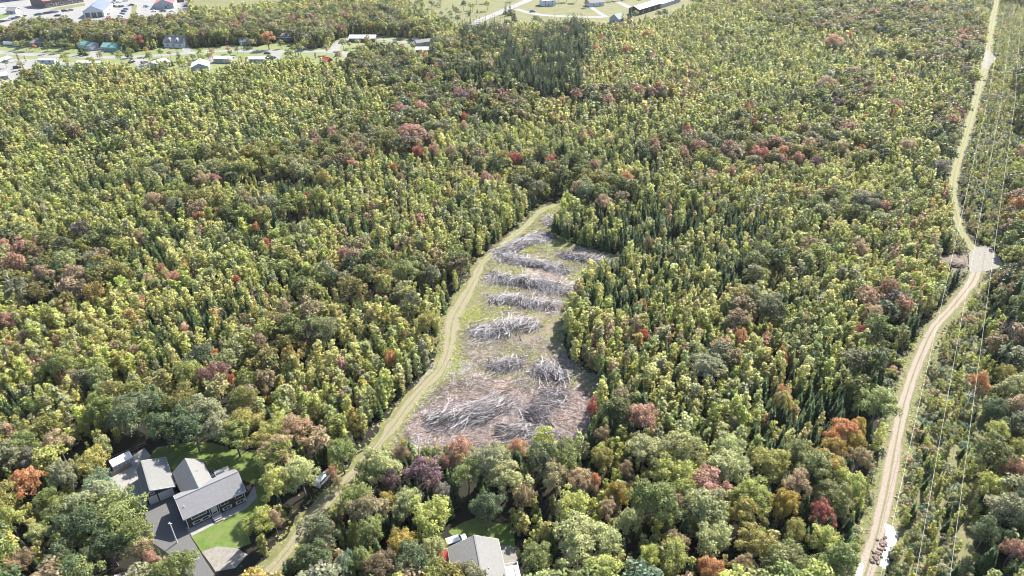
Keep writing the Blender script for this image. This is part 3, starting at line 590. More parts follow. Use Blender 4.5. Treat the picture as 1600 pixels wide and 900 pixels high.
far_house((744, 73), (758, 78), 12, 2.8, .8, 'brown_wall', 'white', 'narrow white-roofed shed alone in the woods below the road', 'shed', [('window', 'f', .5, 1, 1, .8), ('window', 'l', .5, 1, 1, .8)], True, .3)
far_house((650, 84), (672, 84), 6, 2.6, 1.3, 'brown_wall', 'white', 'pale-roofed cottage in the woods, lower of the two left of the road', 'house', [('window', 'f', .3, 1, 1.3, .9), ('window', 'f', .7, 1, 1.3, .9)])
far_house((652, 73), (675, 70), 6, 2.6, 1.3, 'greywall', 'roof_pale', 'pale-roofed cottage in the woods, upper of the two left of the road', 'house', [('window', 'f', .5, 1, 1.3, .9)])
far_house((847, 10), (868, 9), 9, 4.8, 2.2, 'white', 'white', 'two-storey white house beside the road at the top', 'house', [('window', 'f', x, z, 1.2, 1.2) for x in (.25, .75) for z in (1, 3.3)] + [('door', 'f', .5, .1, 1, 2, 'blue_roof')])
far_house((922, 11), (944, 9), 9, 3.4, 2.2, 'white', 'roof_pale', 'white bungalow with pale roof at the top right of the white house', 'house', [('window', 'f', x, 1, 1.4, 1.1) for x in (.25, .7)])
far_house((952, 35), (966, 37), 9, 3.4, 3.4, 'greywall', 'green_wall', 'house with a dark blue-green hipped roof by the end of the side road', 'house', [('window', 'f', .5, 1.2, 1.2, 1.2), ('window', 'f', .5, 4, .8, .8)], True)
far_house((998, 24), (1030, 14), 10, 4.6, 2.2, 'plum_wall', 'white', 'dark plum house with white roof and white trims at the top', 'house', [('window', 'f', x, 1.4, 1.6, 1.4) for x in (.2, .5, .8)])
far_house((1033, 13), (1063, 3), 9, 3.6, 2, 'greywall', 'white', 'long white-roofed wing right of the plum house', 'building', [('window', 'f', x, 1.2, 1.6, 1.2) for x in (.3, .7)])
far_house((121, 104), (158, 105), 4.5, 2.6, .7, 'greywall', 'white', 'white trailer home with a turquoise panel at the edge of the woods', 'trailer', [('window', 'f', x, 1.1, 1.2, .9) for x in (.2, .5)] + [('panel', 'f', .78, .3, 3.5, 1.9, 'teal_roof')])
far_house((61, 100), (86, 100), 4, 2.6, .7, 'white', 'white', 'white trailer left of the turquoise-panelled one', 'trailer', [('window', 'f', x, 1.1, 1.2, .9) for x in (.3, .7)])
far_house((-8, 106), (20, 96), 5, 2.6, .8, 'greywall', 'white', 'white-roofed trailer at the left edge below the street', 'trailer', [('window', 'f', x, 1.1, 1.2, .9) for x in (.3, .7)])
far_house((-14, 128), (14, 124), 6, 2.6, 1.2, 'greywall', 'white', 'white-roofed building at the left edge where the woods begin', 'building', [('window', 'f', x, 1.1, 1.2, .9) for x in (.3, .7)])
# street poles of the town
for i, (u, v, h_) in enumerate([(94, 25, 11), (381, 86, 10), (230, 26, 9), (873, 16, 9), (68, 92, 8)]):
    r = tag(empty('utility_pole', Vector((*px(u, v), 0))), ['grey utility pole on the car park edge below the brown store', 'grey utility pole beside the street between the two mobile homes',
        'thin lamp pole left of the red-roofed building', 'thin pole on the lawn behind the two-storey white house', 'leaning pole at the street by the trailers'][i], 'pole', 'street poles of the town')
    k = MB(); k.tube((0, 0, 0), (0, 0, h_), .16, .11, 6); k.build('pole', M['metal'], r); k = MB(); k.box(-1, 1, -.06, .06, h_ - .9, h_ - .75); k.build('crossarm', M['metal'], r)
# ------------------------------------------------------------------ the power line: H-frame pole and three conductors
base = Vector((*px(1553, 187), 0)); wdir = Vector((65.7, 104.2, 0)).normalized(); side = Vector((wdir.y, -wdir.x, 0))
hf = tag(empty('power_pole', base, math.atan2(side.y, side.x)), 'two-legged timber power pole with a long crossarm standing in the cut strip', 'power pole')
for s in (-2.4, 2.4): k = MB(); k.tube((s, 0, 0), (s, 0, 13.5), .22, .15, 8); k.build('pole', M['polewood'], hf)
k = MB(); k.box(-6.2, 6.2, -.12, .12, 12.1, 12.4); k.build('crossarm', M['polewood'], hf)
for s in (-1, 1): k = MB(); k.tube((s * 2.4, .16, 8.2), (-s * 2.4, .16, 11.9), .07, .07, 6); k.build('brace', M['polewood'], hf)
for s in (-5.9, 0, 5.9): k = MB(); k.tube((s, 0, 12.06), (s, 0, 11.1), .12, .12, 8); k.build('insulator', M['metal'], hf)
def hframe(at, label):
    c = copy_tree(hf); c.location = at; c['label'] = label; return c
far_b = base + wdir * 300
hframe(far_b, 'farther two-legged power pole beyond the cut strip at the top right')
def wire(off, label):
    mb = MB(); pts = []
    z0 = 11.0
    A_ = Vector((*px([1365, 1416.7, 1467][off + 1], 900, 10), 10))
    start = A_ - wdir * 160; end = base + side * off * 5.9 + wdir * 0
    for (p, q, n, sag, za, zb) in ((start, end, 44, 3.2, 11, 11.1), (end, end + wdir * 300, 24, 3.0, 11.1, 11.1)):
        for i in range(n + 1):
            t = i / n; c = p.lerp(q, t); c.z = za + (zb - za) * t - sag * 4 * t * (1 - t) * .55; pts.append(c)
    for a, b in zip(pts[:-1], pts[1:]):
        if (b - a).length > .01: mb.tube(a, b, .03, .03, 5)
    return tag(mb.build('power_line', M['wire']), label, 'power line', 'conductors of the power line')
wire(-1, 'left one of the three power lines, crossing over the gravel track'); wire(0, 'middle one of the three power lines above the cut strip'); wire(1, 'right one of the three power lines, nearest the tall woods')
# ------------------------------------------------------------------ brush piles in the clearing
def stick_mesh(seed, L, r, n=5, segs=4):
    rg = random.Random(seed); mb = MB(); p = Vector((-L / 2, 0, 0)); y = z = 0
    for i in range(segs):
        q = Vector((-L / 2 + L * (i + 1) / segs, y + rg.uniform(-.07, .07) * L, z + rg.uniform(-.04, .04) * L)); mb.tube(p, q, r * (1 - .7 * i / segs), r * (1 - .7 * (i + 1) / segs), n); p = q; y, z = q.y, q.z
    for k in range(2):
        x = rg.uniform(-.1, .4) * L; a = rg.uniform(-.9, .9); l = L * rg.uniform(.15, .3); mb.tube((x, 0, 0), (x + l * math.cos(a), l * math.sin(a), l * rg.uniform(-.2, .5)), r * .4, r * .15, 3)
    return mb
STK = [stick_mesh(s, random.uniform(5, 8), random.uniform(.045, .085)).me('branch', M['dead']) for s in range(6)]
STKD = [stick_mesh(20 + s, random.uniform(4, 7), random.uniform(.04, .08)).me('branch', M['dead_shade']) for s in range(4)]
def twigs_np(n, cx, cy, half, wid, ang, hgt, dirang, spread, rg, lmin=1.2, lmax=4.5, r=.024):
    """joined thin three-sided sticks, fallen over a mound"""
    t = rg.uniform(-1, 1, n); ph = cx0 = half * 3.7; lump = .62 + .38 * np.sin(t * half * .55 + ph) * np.sin(t * half * 1.3 + ph * 2); s = rg.normal(0, .48, n) * (.75 + .5 * lump) + .35 * np.sin(t * half * .35 + ph); s = np.clip(s, -1.7, 1.7)
    hz = hgt * 1.15 * np.clip(1 - np.abs(t) ** 3, 0, 1) * np.exp(-s * s * 1.3) * rg.uniform(.25, 1.05, n) * (.45 + .75 * lump) + .05
    ca, sa = math.cos(ang), math.sin(ang); x = cx + t * half * ca - s * wid * sa; y = cy + t * half * sa + s * wid * ca
    L = rg.uniform(lmin, lmax, n); d = dirang + rg.normal(0, spread, n) + .45 * np.sin(t * half * .45 + ph * 1.7); el = rg.normal(0, .16, n) - .5 * s * np.sin(d - ang)
    D = np.stack([np.cos(d) * np.cos(el), np.sin(d) * np.cos(el), np.sin(el)], 1) * (L / 2)[:, None]; C = np.stack([x, y, hz], 1)
    A = C - D; B = C + D; A[:, 2] = np.maximum(A[:, 2], .03); B[:, 2] = np.maximum(B[:, 2], .03)
    u = np.stack([-np.sin(d), np.cos(d), np.zeros(n)], 1); R_ = rg.uniform(.6, 1.5, n)[:, None] * r
    up = np.array([0, 0, 1.0])
    vs = np.stack([A + u * R_, A - u * R_, A + up * R_ * 1.6, B + u * R_ * .5, B - u * R_ * .5, B + up * R_ * .8], 1).reshape(-1, 3)
    b = (np.arange(n) * 6)[:, None]
    q = np.concatenate([b + np.array([0, 1, 4, 3]), b + np.array([1, 2, 5, 4]), b + np.array([2, 0, 3, 5])], 0)
    return vs, q
def npmesh(name, vs, quads, mats, mi=None):
    me = bpy.data.meshes.new(name); k = quads.shape[1]; me.vertices.add(len(vs)); me.vertices.foreach_set('co', np.asarray(vs, np.float32).ravel())
    me.loops.add(quads.size); me.loops.foreach_set('vertex_index', quads.astype(np.int32).ravel()); me.polygons.add(len(quads))
    me.polygons.foreach_set('loop_start', np.arange(0, quads.size, k, dtype=np.int32)); me.polygons.foreach_set('loop_total', np.full(len(quads), k, np.int32))
    for m in mats: me.materials.append(m)
    if mi is not None: me.polygons.foreach_set('material_index', np.asarray(mi, np.int32))
    me.update(calc_edges=True); me.validate(); return me
PILES = [((852, 350), (878, 336), 2.2, 1.0, .9, .4, 0, 'small grey brush heap at the top tip of the clearing'),
 ((775, 398), (858, 366), 3.2, 1.7, .9, .5, 0, 'silver grey brush windrow at the upper left beside the trail head'),
 ((772, 400), (890, 424), 2.2, 1.3, .9, .6, 0, 'long thin brush windrow crossing the clearing just below the uppermost big one'),
 ((872, 396), (965, 416), 2.2, 1.5, 1.0, .6, 1, 'dark edged brush windrow at the upper right by the standing trees'),
 ((758, 432), (905, 456), 3.0, 2.0, 1.2, .45, 0, 'long brush windrow above a yellow-green strip, with pinkish litter behind it'),
 ((765, 466), (874, 480), 2.2, 1.9, 1.25, .4, 0, 'narrow black-shadowed brush windrow between two yellow-green strips'),
 ((735, 520), (842, 508), 3.8, 2.4, 1.0, .35, 0, 'broad silver brush pile in the middle, combed like thatch'),
 ((762, 574), (816, 568), 2.6, 1.9, 1.2, .5, 1, 'small compact brush pile right of the pale turnout'),
 ((835, 572), (884, 596), 3.2, 2.2, 1.4, .5, 0, 'rounded silver brush pile right of the small compact one'),
 ((868, 606), (836, 668), 3.4, 1.4, 1.5, .7, 1, 'purplish brush windrow running down the right side of the debris floor'),
 ((668, 664), (808, 632), 3.4, 2.4, .55, .3, 1, 'largest brush pile, long and dark below, at the lower left of the clearing'),
 ((780, 672), (872, 690), 2.6, 1.3, .3, .5, 1, 'low dark brush windrow at the bottom edge of the clearing')]
rgp = np.random.default_rng(3); pr = random.Random(4)
for i, (a, b, wid, hgt, dr_, spread, dark, label) in enumerate(PILES):
    A = Vector(px(*a)); B = Vector(px(*b)); c = (A + B) / 2; d = B - A; half = d.length / 2; an = math.atan2(d.y, d.x)
    wid *= 1.2; root = tag(empty('brush_pile', (c.x, c.y, .03)), label, 'brush pile', 'brush piles in the clearing')
    nb = int(min(110, 12 + half * 5)); dirang = dr_ + (0 if i % 2 else .15)
    for k in range(nb):
        t = pr.uniform(-1, 1); s = max(-1.2, min(1.2, pr.gauss(0, .55))); h = .8 * hgt * max(0, 1 - abs(t) ** 3) * max(0, 1 - s * s * .6) * pr.uniform(.5, 1.1) + .12
        me = pr.choice(STKD if (pr.random() < (.45 if dark else .15)) else STK)
        o = link('branch', me, root); o.location = (t * half * math.cos(an) - s * wid * math.sin(an), t * half * math.sin(an) + s * wid * math.cos(an), h)
        o.rotation_euler = (pr.uniform(0, 6), -pr.gauss(-.02, .15), dirang + pr.gauss(0, spread * 1.3) + .45 * math.sin(t * half * .45 + half * 6.3) + (math.pi if pr.random() < .5 else 0)); sc_ = pr.uniform(.55, 1.0); o.scale = (sc_, sc_, sc_)
    n = int(half * 110)
    vs, q = twigs_np(n, 0, 0, half, wid, an, hgt, dirang, spread * 1.35, rgp)
    me = npmesh('twigs', vs, q, [M['dead'], M['dead_shade'], M['litter']], np.tile(np.where(rgp.random(n) < (.5 if dark else .3), 1, np.where(rgp.random(n) < .28, 2, 0)), 3)); o = link('twigs', me, root); o['kind'] = 'stuff'
    # dark stems low in the heap, coloured as the shade in its gaps
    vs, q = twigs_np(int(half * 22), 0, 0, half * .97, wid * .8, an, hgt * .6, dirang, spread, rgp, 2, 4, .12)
    o = link('shade_stems', npmesh('shade_stems', vs, q, [M['dead_shade']]), root); o['kind'] = 'stuff'
# litter over the clearing floor
def scatter(poly, n, rg):
    P_ = np.array(poly); lo = P_.min(0); hi = P_.max(0); X = rg.uniform(lo[0], hi[0], n * 3); Y = rg.uniform(lo[1], hi[1], n * 3); m = inpoly(X, Y, poly); return X[m][:n], Y[m][:n]
def litter(name, poly, n, rg, lmin, lmax, r, mats, pd, dens=None, away=True):
    X, Y = scatter(poly, n, rg)
    if dens is not None: m = dens(X, Y); X, Y = X[m], Y[m]
    if away: m = (near_line(X, Y, TRAIL) > 2.2) & (near_line(X, Y, TRAIL2) > 1.5); X, Y = X[m], Y[m]
    n = len(X); vs, q = twigs_np(n, 0, 0, .001, .001, 0, .05, 0, 3, rg, lmin, lmax, r); vs = vs.reshape(n, 6, 3); vs[:, :, 0] += X[:, None]; vs[:, :, 1] += Y[:, None]; vs[:, :, 2] = np.clip(vs[:, :, 2], .05, .5)
    return tag(link(name, npmesh(name, vs.reshape(-1, 3), q, mats, np.tile((rg.random(n) < pd).astype(int), 3))), kind='stuff')
DEB = P((690, 600), (745, 588), (790, 592), (880, 598), (922, 612), (925, 650), (905, 690), (870, 706), (640, 704), (628, 690), (650, 640))
tag(litter('fallen_twigs', CLR, 22000, rgp, .5, 2.4, .03, [M['dead'], M['litter']], .7, lambda x, y: fbm(x, y, 10) > .36), 'loose grey twigs strewn over the clearing floor', 'twigs')
tag(litter('fallen_twigs', DEB, 5500, rgp, .5, 2.6, .032, [M['dead'], M['litter']], .78), 'dense litter of twigs and bark on the pinkish debris floor', 'twigs')
def tufts(name, X, Y, size, mats, pick, rg, z=.03):
    n = len(X); k = 5; a = rg.uniform(0, 6.28, (n, k)); s = size * rg.uniform(.5, 1.5, (n, 1)); h = s * rg.uniform(.12, .5, (n, k)); lean = rg.uniform(.5, 1.3, (n, k)) * s
    cx = X[:, None] + rg.normal(0, .25, (n, k)) * s; cy = Y[:, None] + rg.normal(0, .25, (n, k)) * s; wv = s * .28
    dx, dy = np.cos(a), np.sin(a)
    v = np.stack([np.stack([cx - dy * wv, cy + dx * wv, np.full_like(cx, z)], -1), np.stack([cx + dy * wv, cy - dx * wv, np.full_like(cx, z)], -1),
                  np.stack([cx + dx * lean + dy * wv * .3, cy + dy * lean - dx * wv * .3, z + h], -1), np.stack([cx + dx * lean - dy * wv * .4, cy + dy * lean + dx * wv * .4, z + h], -1)], 2).reshape(-1, 3)
    q = np.arange(n * k * 4).reshape(-1, 4); return link(name, npmesh(name, v, q, mats, np.repeat(pick, k)))
M['tuft_yellow'] = surf('grass_yellow', (.15, .17, .04), (.22, .23, .06), .3, .8); M['tuft_green'] = surf('grass_green', (.10, .13, .035), (.15, .17, .05), .3, .8); M['tuft_tan'] = surf('grass_tan', (.18, .15, .08), (.24, .21, .12), .3, .85)
rgt = np.random.default_rng(8)
X, Y = scatter(CLR, 30000, rgt); m = (near_line(X, Y, TRAIL) > 1.6) & (near_line(X, Y, TRAIL2) > 1.2) & ~(inpoly(X, Y, DEB) & (vnoise(X, Y, 5) < .85)) & (rgt.random(len(X)) < np.clip((fbm(X, Y, 8) - .37) * 3.2, .02, 1) * np.where(Y < 150, .35, 1))
X, Y = X[m], Y[m]; pk = np.where(fbm(X + 50, Y, 12) > .55, 0, np.where(rgt.random(len(X)) < .55, 1, 2))
tag(tufts('grass', X, Y, .42, [M['tuft_yellow'], M['tuft_green'], M['tuft_tan']], pk, rgt), 'yellow-green grass and weeds between the brush piles', 'grass', kind='stuff')
XX = []
for line, wd, k in ((TRACK, 4.2, 22), (TRACK_N, 6.5, 14), (TRAIL, 3.6, 16)):
    L = resample(line, .5, False)
    for p in L:
        for _ in range(k // 2): XX.append((p[0] + rgt.normal(0, wd * .62), p[1] + rgt.normal(0, wd * .4)))
XX = np.array(XX); X, Y = XX[:, 0], XX[:, 1]; dd = np.minimum(near_line(X, Y, TRACK) - 1.7, np.minimum(near_line(X, Y, TRACK_N) - 1.3, near_line(X, Y, TRAIL) - 1.5 - .8 * rgt.random(len(X)))); m = (dd > 0) & (rgt.random(len(X)) < .8) & ~inpoly(X, Y, PUD) & ~inpoly(X, Y, PAD)
X, Y = X[m], Y[m]; tag(tufts('verge_grass', X, Y, .4, [M['tuft_yellow'], M['tuft_green'], M['tuft_tan']], rgt.choice([0, 1, 2], len(X), p=[.3, .3, .4]), rgt), 'dry verge grass along the tracks', 'grass', kind='stuff')
# two thick logs dropped at the lower left of the largest pile
for i, (u, v, a) in enumerate([(697, 672, -.9), (703, 668, -1.0)]):
    mb = stick_mesh(60 + i, 5.5, .17, 7); o = mb.build('log', M['bark_pale' if i else 'bark'], None, (*px(u, v), .3), a); tag(o, ['dark thick log lying across the foot of the largest brush pile', 'paler thick log beside the dark one at the largest brush pile'][i], 'log')
# stones by the puddle, earth heap at the pad
def blob(seed, r, flat=.6, n=2):
    bm = bmesh.new(); bmesh.ops.create_icosphere(bm, subdivisions=n, radius=r); rg = random.Random(seed)
    off = [rg.uniform(0, 99) for _ in range(3)]
    for v in bm.verts:
        f = 1 + .5 * (float(fbm(v.co.x / r * 3 + off[0], v.co.y / r * 3 + off[1] + v.co.z / r * 2, 2.0)) - .5) + rg.uniform(-.06, .06); v.co *= f; v.co.z *= flat
    me = bpy.data.meshes.new('stone'); bm.to_mesh(me); bm.free(); return me
ST = [blob(s, .35, .65, 1) for s in range(4)]
for m_ in ST: m_.materials.append(M['stone'])
rp = tag(empty('stone_pile', (*px(1376, 856), .05)), 'strip of reddish stones between the gravel track and the bright puddle', 'stone pile')
for i in range(60):
    u = random.gauss(0, 1); t = random.uniform(0, 1); p = Vector((*px(1383 - 18 * t, 838 + 42 * t), .1)) - rp.location; o = link('stone', random.choice(ST), rp, (p.x + u * .5, p.y + random.gauss(0, .4), .12), random.uniform(0, 6)); s = random.uniform(.4, 1.2); o.scale = (s, s, s)
hp = blob(50, 4.2, .38, 4); hp.name = 'earth_heap'; hp.materials.append(M['soil']); o = link('earth_heap', hp, None, (*px(1487, 411), -.1)); o.scale = (1.25, .9, 1); tag(o, 'brown heap of earth and roots beside the gravel pad', 'heap')
X, Y = (np.array(px(1487, 411))[0] + rgt.normal(0, 3, 400), np.array(px(1487, 411))[1] + rgt.normal(0, 2, 400))
for (u, v, lb) in ((1540, 126, 'small brown heap at the upper left of the pale cut strip'), (1528, 107, 'small pale heap beside the grassy track near the far pad')):
    hh = blob(int(u), 1.8, .5, 3); hh.name = 'earth_heap'; hh.materials.append(M['soil']); tag(link('earth_heap', hh, None, (*px(u, v), 0)), lb, 'heap')
# ------------------------------------------------------------------ trees
def leaf_quads(C, Nn, size, rg, aspect=.75):
    """one bent-free leaf-cluster quad per centre C, facing about Nn"""
    n = len(C); A = rg.normal(size=(n, 3)); T = np.cross(Nn, A); T /= np.linalg.norm(T, axis=1)[:, None] + 1e-9; B = np.cross(Nn, T)
    s = (size * rg.uniform(.6, 1.35, n))[:, None] / 2
    return np.stack([C - T * s, C - B * s * aspect, C + T * s, C + B * s * aspect], 1).reshape(-1, 3)
def finish(name, V, lv, mats, TR=None, lh=None):
    nq = len(V) // 4; q = np.arange(nq * 4).reshape(-1, 4)
    if TR is None: me = npmesh(name, V, q, mats); fl = np.repeat(lv, 1)
    else:
        tv, tf = TR; q2 = np.asarray(tf) + len(V); me = npmesh(name, np.concatenate([V, tv]), np.concatenate([q, q2]), mats, np.concatenate([np.zeros(nq, int), np.ones(len(q2), int)])); fl = np.concatenate([lv, np.full(len(q2), .5)])
    a = me.attributes.new('leafv', 'FLOAT', 'FACE'); a.data.foreach_set('value', np.clip(fl, 0, 1).astype(np.float32))
    hh = np.zeros(len(me.polygons), np.float32); hh[:len(lh)] = np.clip(lh, 0, 1); b = me.attributes.new('leafh', 'FLOAT', 'FACE'); b.data.foreach_set('value', hh); return me
def trunk_geo(H, r, limbs, rg, n=5):
    """tapered trunk and limbs as quads; limbs = list of (z0, end point)"""
    vs = []; fs = []
    def tube(p, q, r0, r1):
        d = q - p; d = d / (np.linalg.norm(d) + 1e-9); a = np.cross(d, [.3, .9, .1]); a /= np.linalg.norm(a); b = np.cross(d, a); base = len(vs)
        for c, rr in ((p, r0), (q, r1)):
            for i in range(n): t = 2 * math.pi * i / n; vs.append(c + (a * math.cos(t) + b * math.sin(t)) * rr)
        for i in range(n): fs.append((base + i, base + (i + 1) % n, base + n + (i + 1) % n, base + n + i))
    p = np.zeros(3); k = 4; pts = [p]
    for i in range(k): q = np.array([rg.normal(0, .02) * H, rg.normal(0, .02) * H, H * (i + 1) / k]); tube(p, q, r * (1 - .85 * i / k), r * (1 - .85 * (i + 1) / k)); p = q; pts.append(q)
    for z0, e in limbs:
        t = z0 / H * k; i = min(k - 1, int(t)); s = pts[i] + (pts[i + 1] - pts[i]) * (t - i); tube(s, np.asarray(e), r * .4 * (1 - z0 / H * .6), r * .1)
    return np.array(vs), np.array(fs)
def broad(seed, nleaf, leaf, H=12., Rr=4., low=.24, nl=34, up=.55, thin=0.):
    """rounded crown of leafy lobes carried on limbs; unit: metres"""
    rg = np.random.default_rng(seed); cz = H * (low + 1) / 2; hz = H * (1 - low) / 2
    cl = []; tries = 0
    while len(cl) < nl and tries < 4000:
        tries += 1
        d = rg.normal(size=3); d /= np.linalg.norm(d)
        if d[2] < -.45: continue
        rr = rg.uniform(.5, .86) if rg.random() < .85 else rg.uniform(.1, .4)
        wob = 1 + .28 * math.sin(3 * math.atan2(d[1], d[0]) + seed) + rg.normal(0, .06)
        c = np.array([d[0] * Rr * rr * wob, d[1] * Rr * rr * wob, cz + d[2] * hz * rr]); cr = Rr * rg.uniform(.17, .35)
        if all(np.linalg.norm(c - o[0]) > (cr + o[1]) * .52 for o in cl): cl.append((c, cr))
    tot = sum(r_ ** 2 for _, r_ in cl); Cs = []; Ns = []; lv = []; lh = []
    for c, r_ in cl:
        n = int(nleaf * r_ ** 2 / tot); d = rg.normal(size=(n, 3)); d[:, 2] += .45; d /= np.linalg.norm(d, axis=1)[:, None]
        out = (c - np.array([0, 0, cz - hz * .5])); out /= np.linalg.norm(out) + 1e-9; keep = d @ out > -.35; d = d[keep]; n = len(d)
        rr = r_ * rg.uniform(.62, 1.08, n)[:, None] * (1 + .18 * np.sin(d[:, :1] * 7 + seed)); Cs.append(c + d * rr * np.array([1, 1, .82])); nn = d * .7 + rg.normal(size=(n, 3)) * .55; nn[:, 2] += .55; Ns.append(nn / np.linalg.norm(nn, axis=1)[:, None])
        lv.append(np.clip(rg.normal(.5, .13) + rg.normal(0, .16, n), 0, 1)); lh.append(np.clip(rg.uniform(-.3, .9) - .45 * (c[2] - cz) / hz + rg.normal(0, .22, n), 0, 1))
    C = np.concatenate(Cs); Nn = np.concatenate(Ns); lv = np.concatenate(lv)
    V = leaf_quads(C, Nn, leaf, rg); limbs = [(max(H * .2, min(H * .8, c[2] - Rr * .5)), c) for c, _ in cl[:: 2 if thin == 0 else 1]]
    return V, lv, trunk_geo(H * .9, .018 * H + .04, limbs, rg), np.concatenate(lh)
def birch(seed, nleaf, leaf, H=7.9, Rr=1.3, low=.12):
    rg = np.random.default_rng(seed); Cs = []; Ns = []; lv = []; nb = 17; limbs = []
    for i in range(nb):
        f = (i + rg.uniform(.1, .9)) / nb; z = H * (low + (1 - low) * f * .97); rad = Rr * math.sqrt(max(.03, 1 - ((f - .46) / .585) ** 2)) * rg.uniform(.55, 1.0); a = i * 2.4 + rg.normal(0, .3)
        c = np.array([math.cos(a) * rad * .62, math.sin(a) * rad * .62, z]); r_ = Rr * rg.uniform(.34, .5) * (1.1 - .3 * f); n = int(nleaf / nb)
        d = rg.normal(size=(n, 3)); d /= np.linalg.norm(d, axis=1)[:, None]; Cs.append(c + d * r_ * rg.uniform(.4, 1.1, n)[:, None] * np.array([1, 1, 1.35]))
        nn = d * .5 + rg.normal(size=(n, 3)) * .7 + np.array([0, 0, .6]); Ns.append(nn / np.linalg.norm(nn, axis=1)[:, None]); lv.append(np.clip(rg.normal(.5, .12) + rg.normal(0, .18, n), 0, 1)); limbs.append((max(.3, z - .9), c))
    C = np.concatenate(Cs); V = leaf_quads(C, np.concatenate(Ns), leaf, rg); lv = np.concatenate(lv); return V, lv, trunk_geo(H * .93, .07, limbs[::3], rg, 4), rg.random(len(lv)) ** 1.5
def spruce(seed, nleaf, leaf, H=11., Rr=1.9, low=.08):
    rg = np.random.default_rng(seed); Vs = []; lv = []; nw = max(8, int(math.sqrt(nleaf) * .62)); per = max(5, nleaf // nw // 3)
    for i in range(nw):
        f = (i + .3) / nw; z = H * (low + (1 - low) * f); rad = Rr * (1 - f) ** .85 * rg.uniform(.85, 1.1) + .12; m = max(4, int(per * (1.25 - .7 * f)))
        for j in range(m):
            a = 2 * math.pi * (j + rg.uniform(-.3, .3)) / m + i * 1.3; rl = rad * rg.uniform(.65, 1.12); d = np.array([math.cos(a), math.sin(a), 0]); t = np.array([-d[1], d[0], 0]); dz = -.32 * rl
            for (s0, s1, w0, w1) in ((.05, .5, .12, .30), (.45, .85, .32, .22), (.8, 1.08, .2, .03)):
                wv = max(leaf * .8, rl * .9); p = d * rl * s0 + np.array([0, 0, z + dz * s0 ** .7]); q = d * rl * s1 + np.array([0, 0, z + dz * s1 ** .7 + .05 * rl]); tilt = np.array([0, 0, rg.normal(0, .12) * rl])
                Vs += [p - t * w0 * wv - tilt, p + t * w0 * wv + tilt, q + t * w1 * wv + tilt, q - t * w1 * wv - tilt]; lv.append(rg.normal(.45, .2) + .1 * (s0 > .7))
    for j in range(4): a = j * 1.57; d = np.array([math.cos(a), math.sin(a), 0]) * .12; Vs += [d + [0, 0, H * .93], -d + [0, 0, H * .93], -d * .1 + [0, 0, H * 1.03], d * .1 + [0, 0, H * 1.03]]; lv.append(.6)
    return np.array(Vs), np.array(lv), trunk_geo(H * .98, .12, [], rg, 4), rg.random(len(lv))
def shrub(seed, nleaf, leaf, H=2.8, Rr=1.8):
    return broad(seed, nleaf, leaf, H, Rr, .02, 12)
SPEC = {  # kind: (builder, near (count, leaf), mid, far, variants, height, radius, leaf material, bark material)
 'maple_tree': (broad, (6200, .33), (1700, .6), (520, 1.05), 8, 12., 4., 'leaf', 'bark'),
 'birch_tree': (birch, (1100, .31), (460, .46), (190, .74), 7, 7.9, 1.3, 'leaf', 'bark_pale'),
 'spruce_tree': (spruce, (1100, .4), (620, .5), (320, .7), 4, 11., 1.9, 'needle', 'bark'),
 'alder_shrub': (shrub, (900, .26), (320, .4), (90, .7), 5, 2.8, 1.8, 'leaf', 'bark')}
LOD = {}
for k, (fn, a, b, c, nv, H_, R_, lm, bm_) in SPEC.items():
    for v in range(nv):
        V, lv, T, lh = fn(100 + v * 7, *a); LOD[k, 0, v] = (finish('crown', V, lv, [M[lm]], None, lh), npmesh('trunk', T[0], T[1], [M[bm_]]))
        for l, s in ((1, b), (2, c)):
            V, lv, T, lh = fn(100 + v * 7, *s); LOD[k, l, v] = finish(k + '_model', V, lv, [M[lm], M[bm_]], T, lh)
# linear leaf colours
COLS = dict(yg=(0.325, 0.345, 0.092), birch=(0.405, 0.395, 0.140), lime=(0.330, 0.345, 0.100), green=(0.190, 0.222, 0.070), dkgreen=(0.096, 0.131, 0.057), ltgreen=(0.345, 0.360, 0.155), bluegreen=(0.141, 0.199, 0.126), spruce=(0.050, 0.078, 0.034),
  spruce2=(0.075, 0.115, 0.042), olive=(0.260, 0.236, 0.065), gold=(0.329, 0.246, 0.051), yellow=(0.368, 0.317, 0.089), orange=(0.430, 0.210, 0.090), salmon=(0.440, 0.250, 0.165), red=(0.360, 0.100, 0.075), crimson=(0.330, 0.100, 0.090),
  pink=(0.370, 0.205, 0.165), tan=(0.360, 0.270, 0.160), cream=(0.330, 0.289, 0.148), purple=(0.149, 0.087, 0.098), brown=(0.270, 0.205, 0.115), grey=(0.192, 0.173, 0.155), greyg=(0.267, 0.274, 0.153))
NAMES = dict(yg='yellow-green', birch='yellowish', lime='lime green', green='mid green', dkgreen='dark green', ltgreen='pale green', bluegreen='bluish green', spruce='dark green', spruce2='green', olive='olive', gold='golden',
  yellow='yellow', orange='orange', salmon='salmon orange', red='bright red', crimson='crimson', pink='pinkish', tan='tan', cream='cream yellow', purple='purple-brown', brown='brownish', grey='greyish bare', greyg='grey-green')
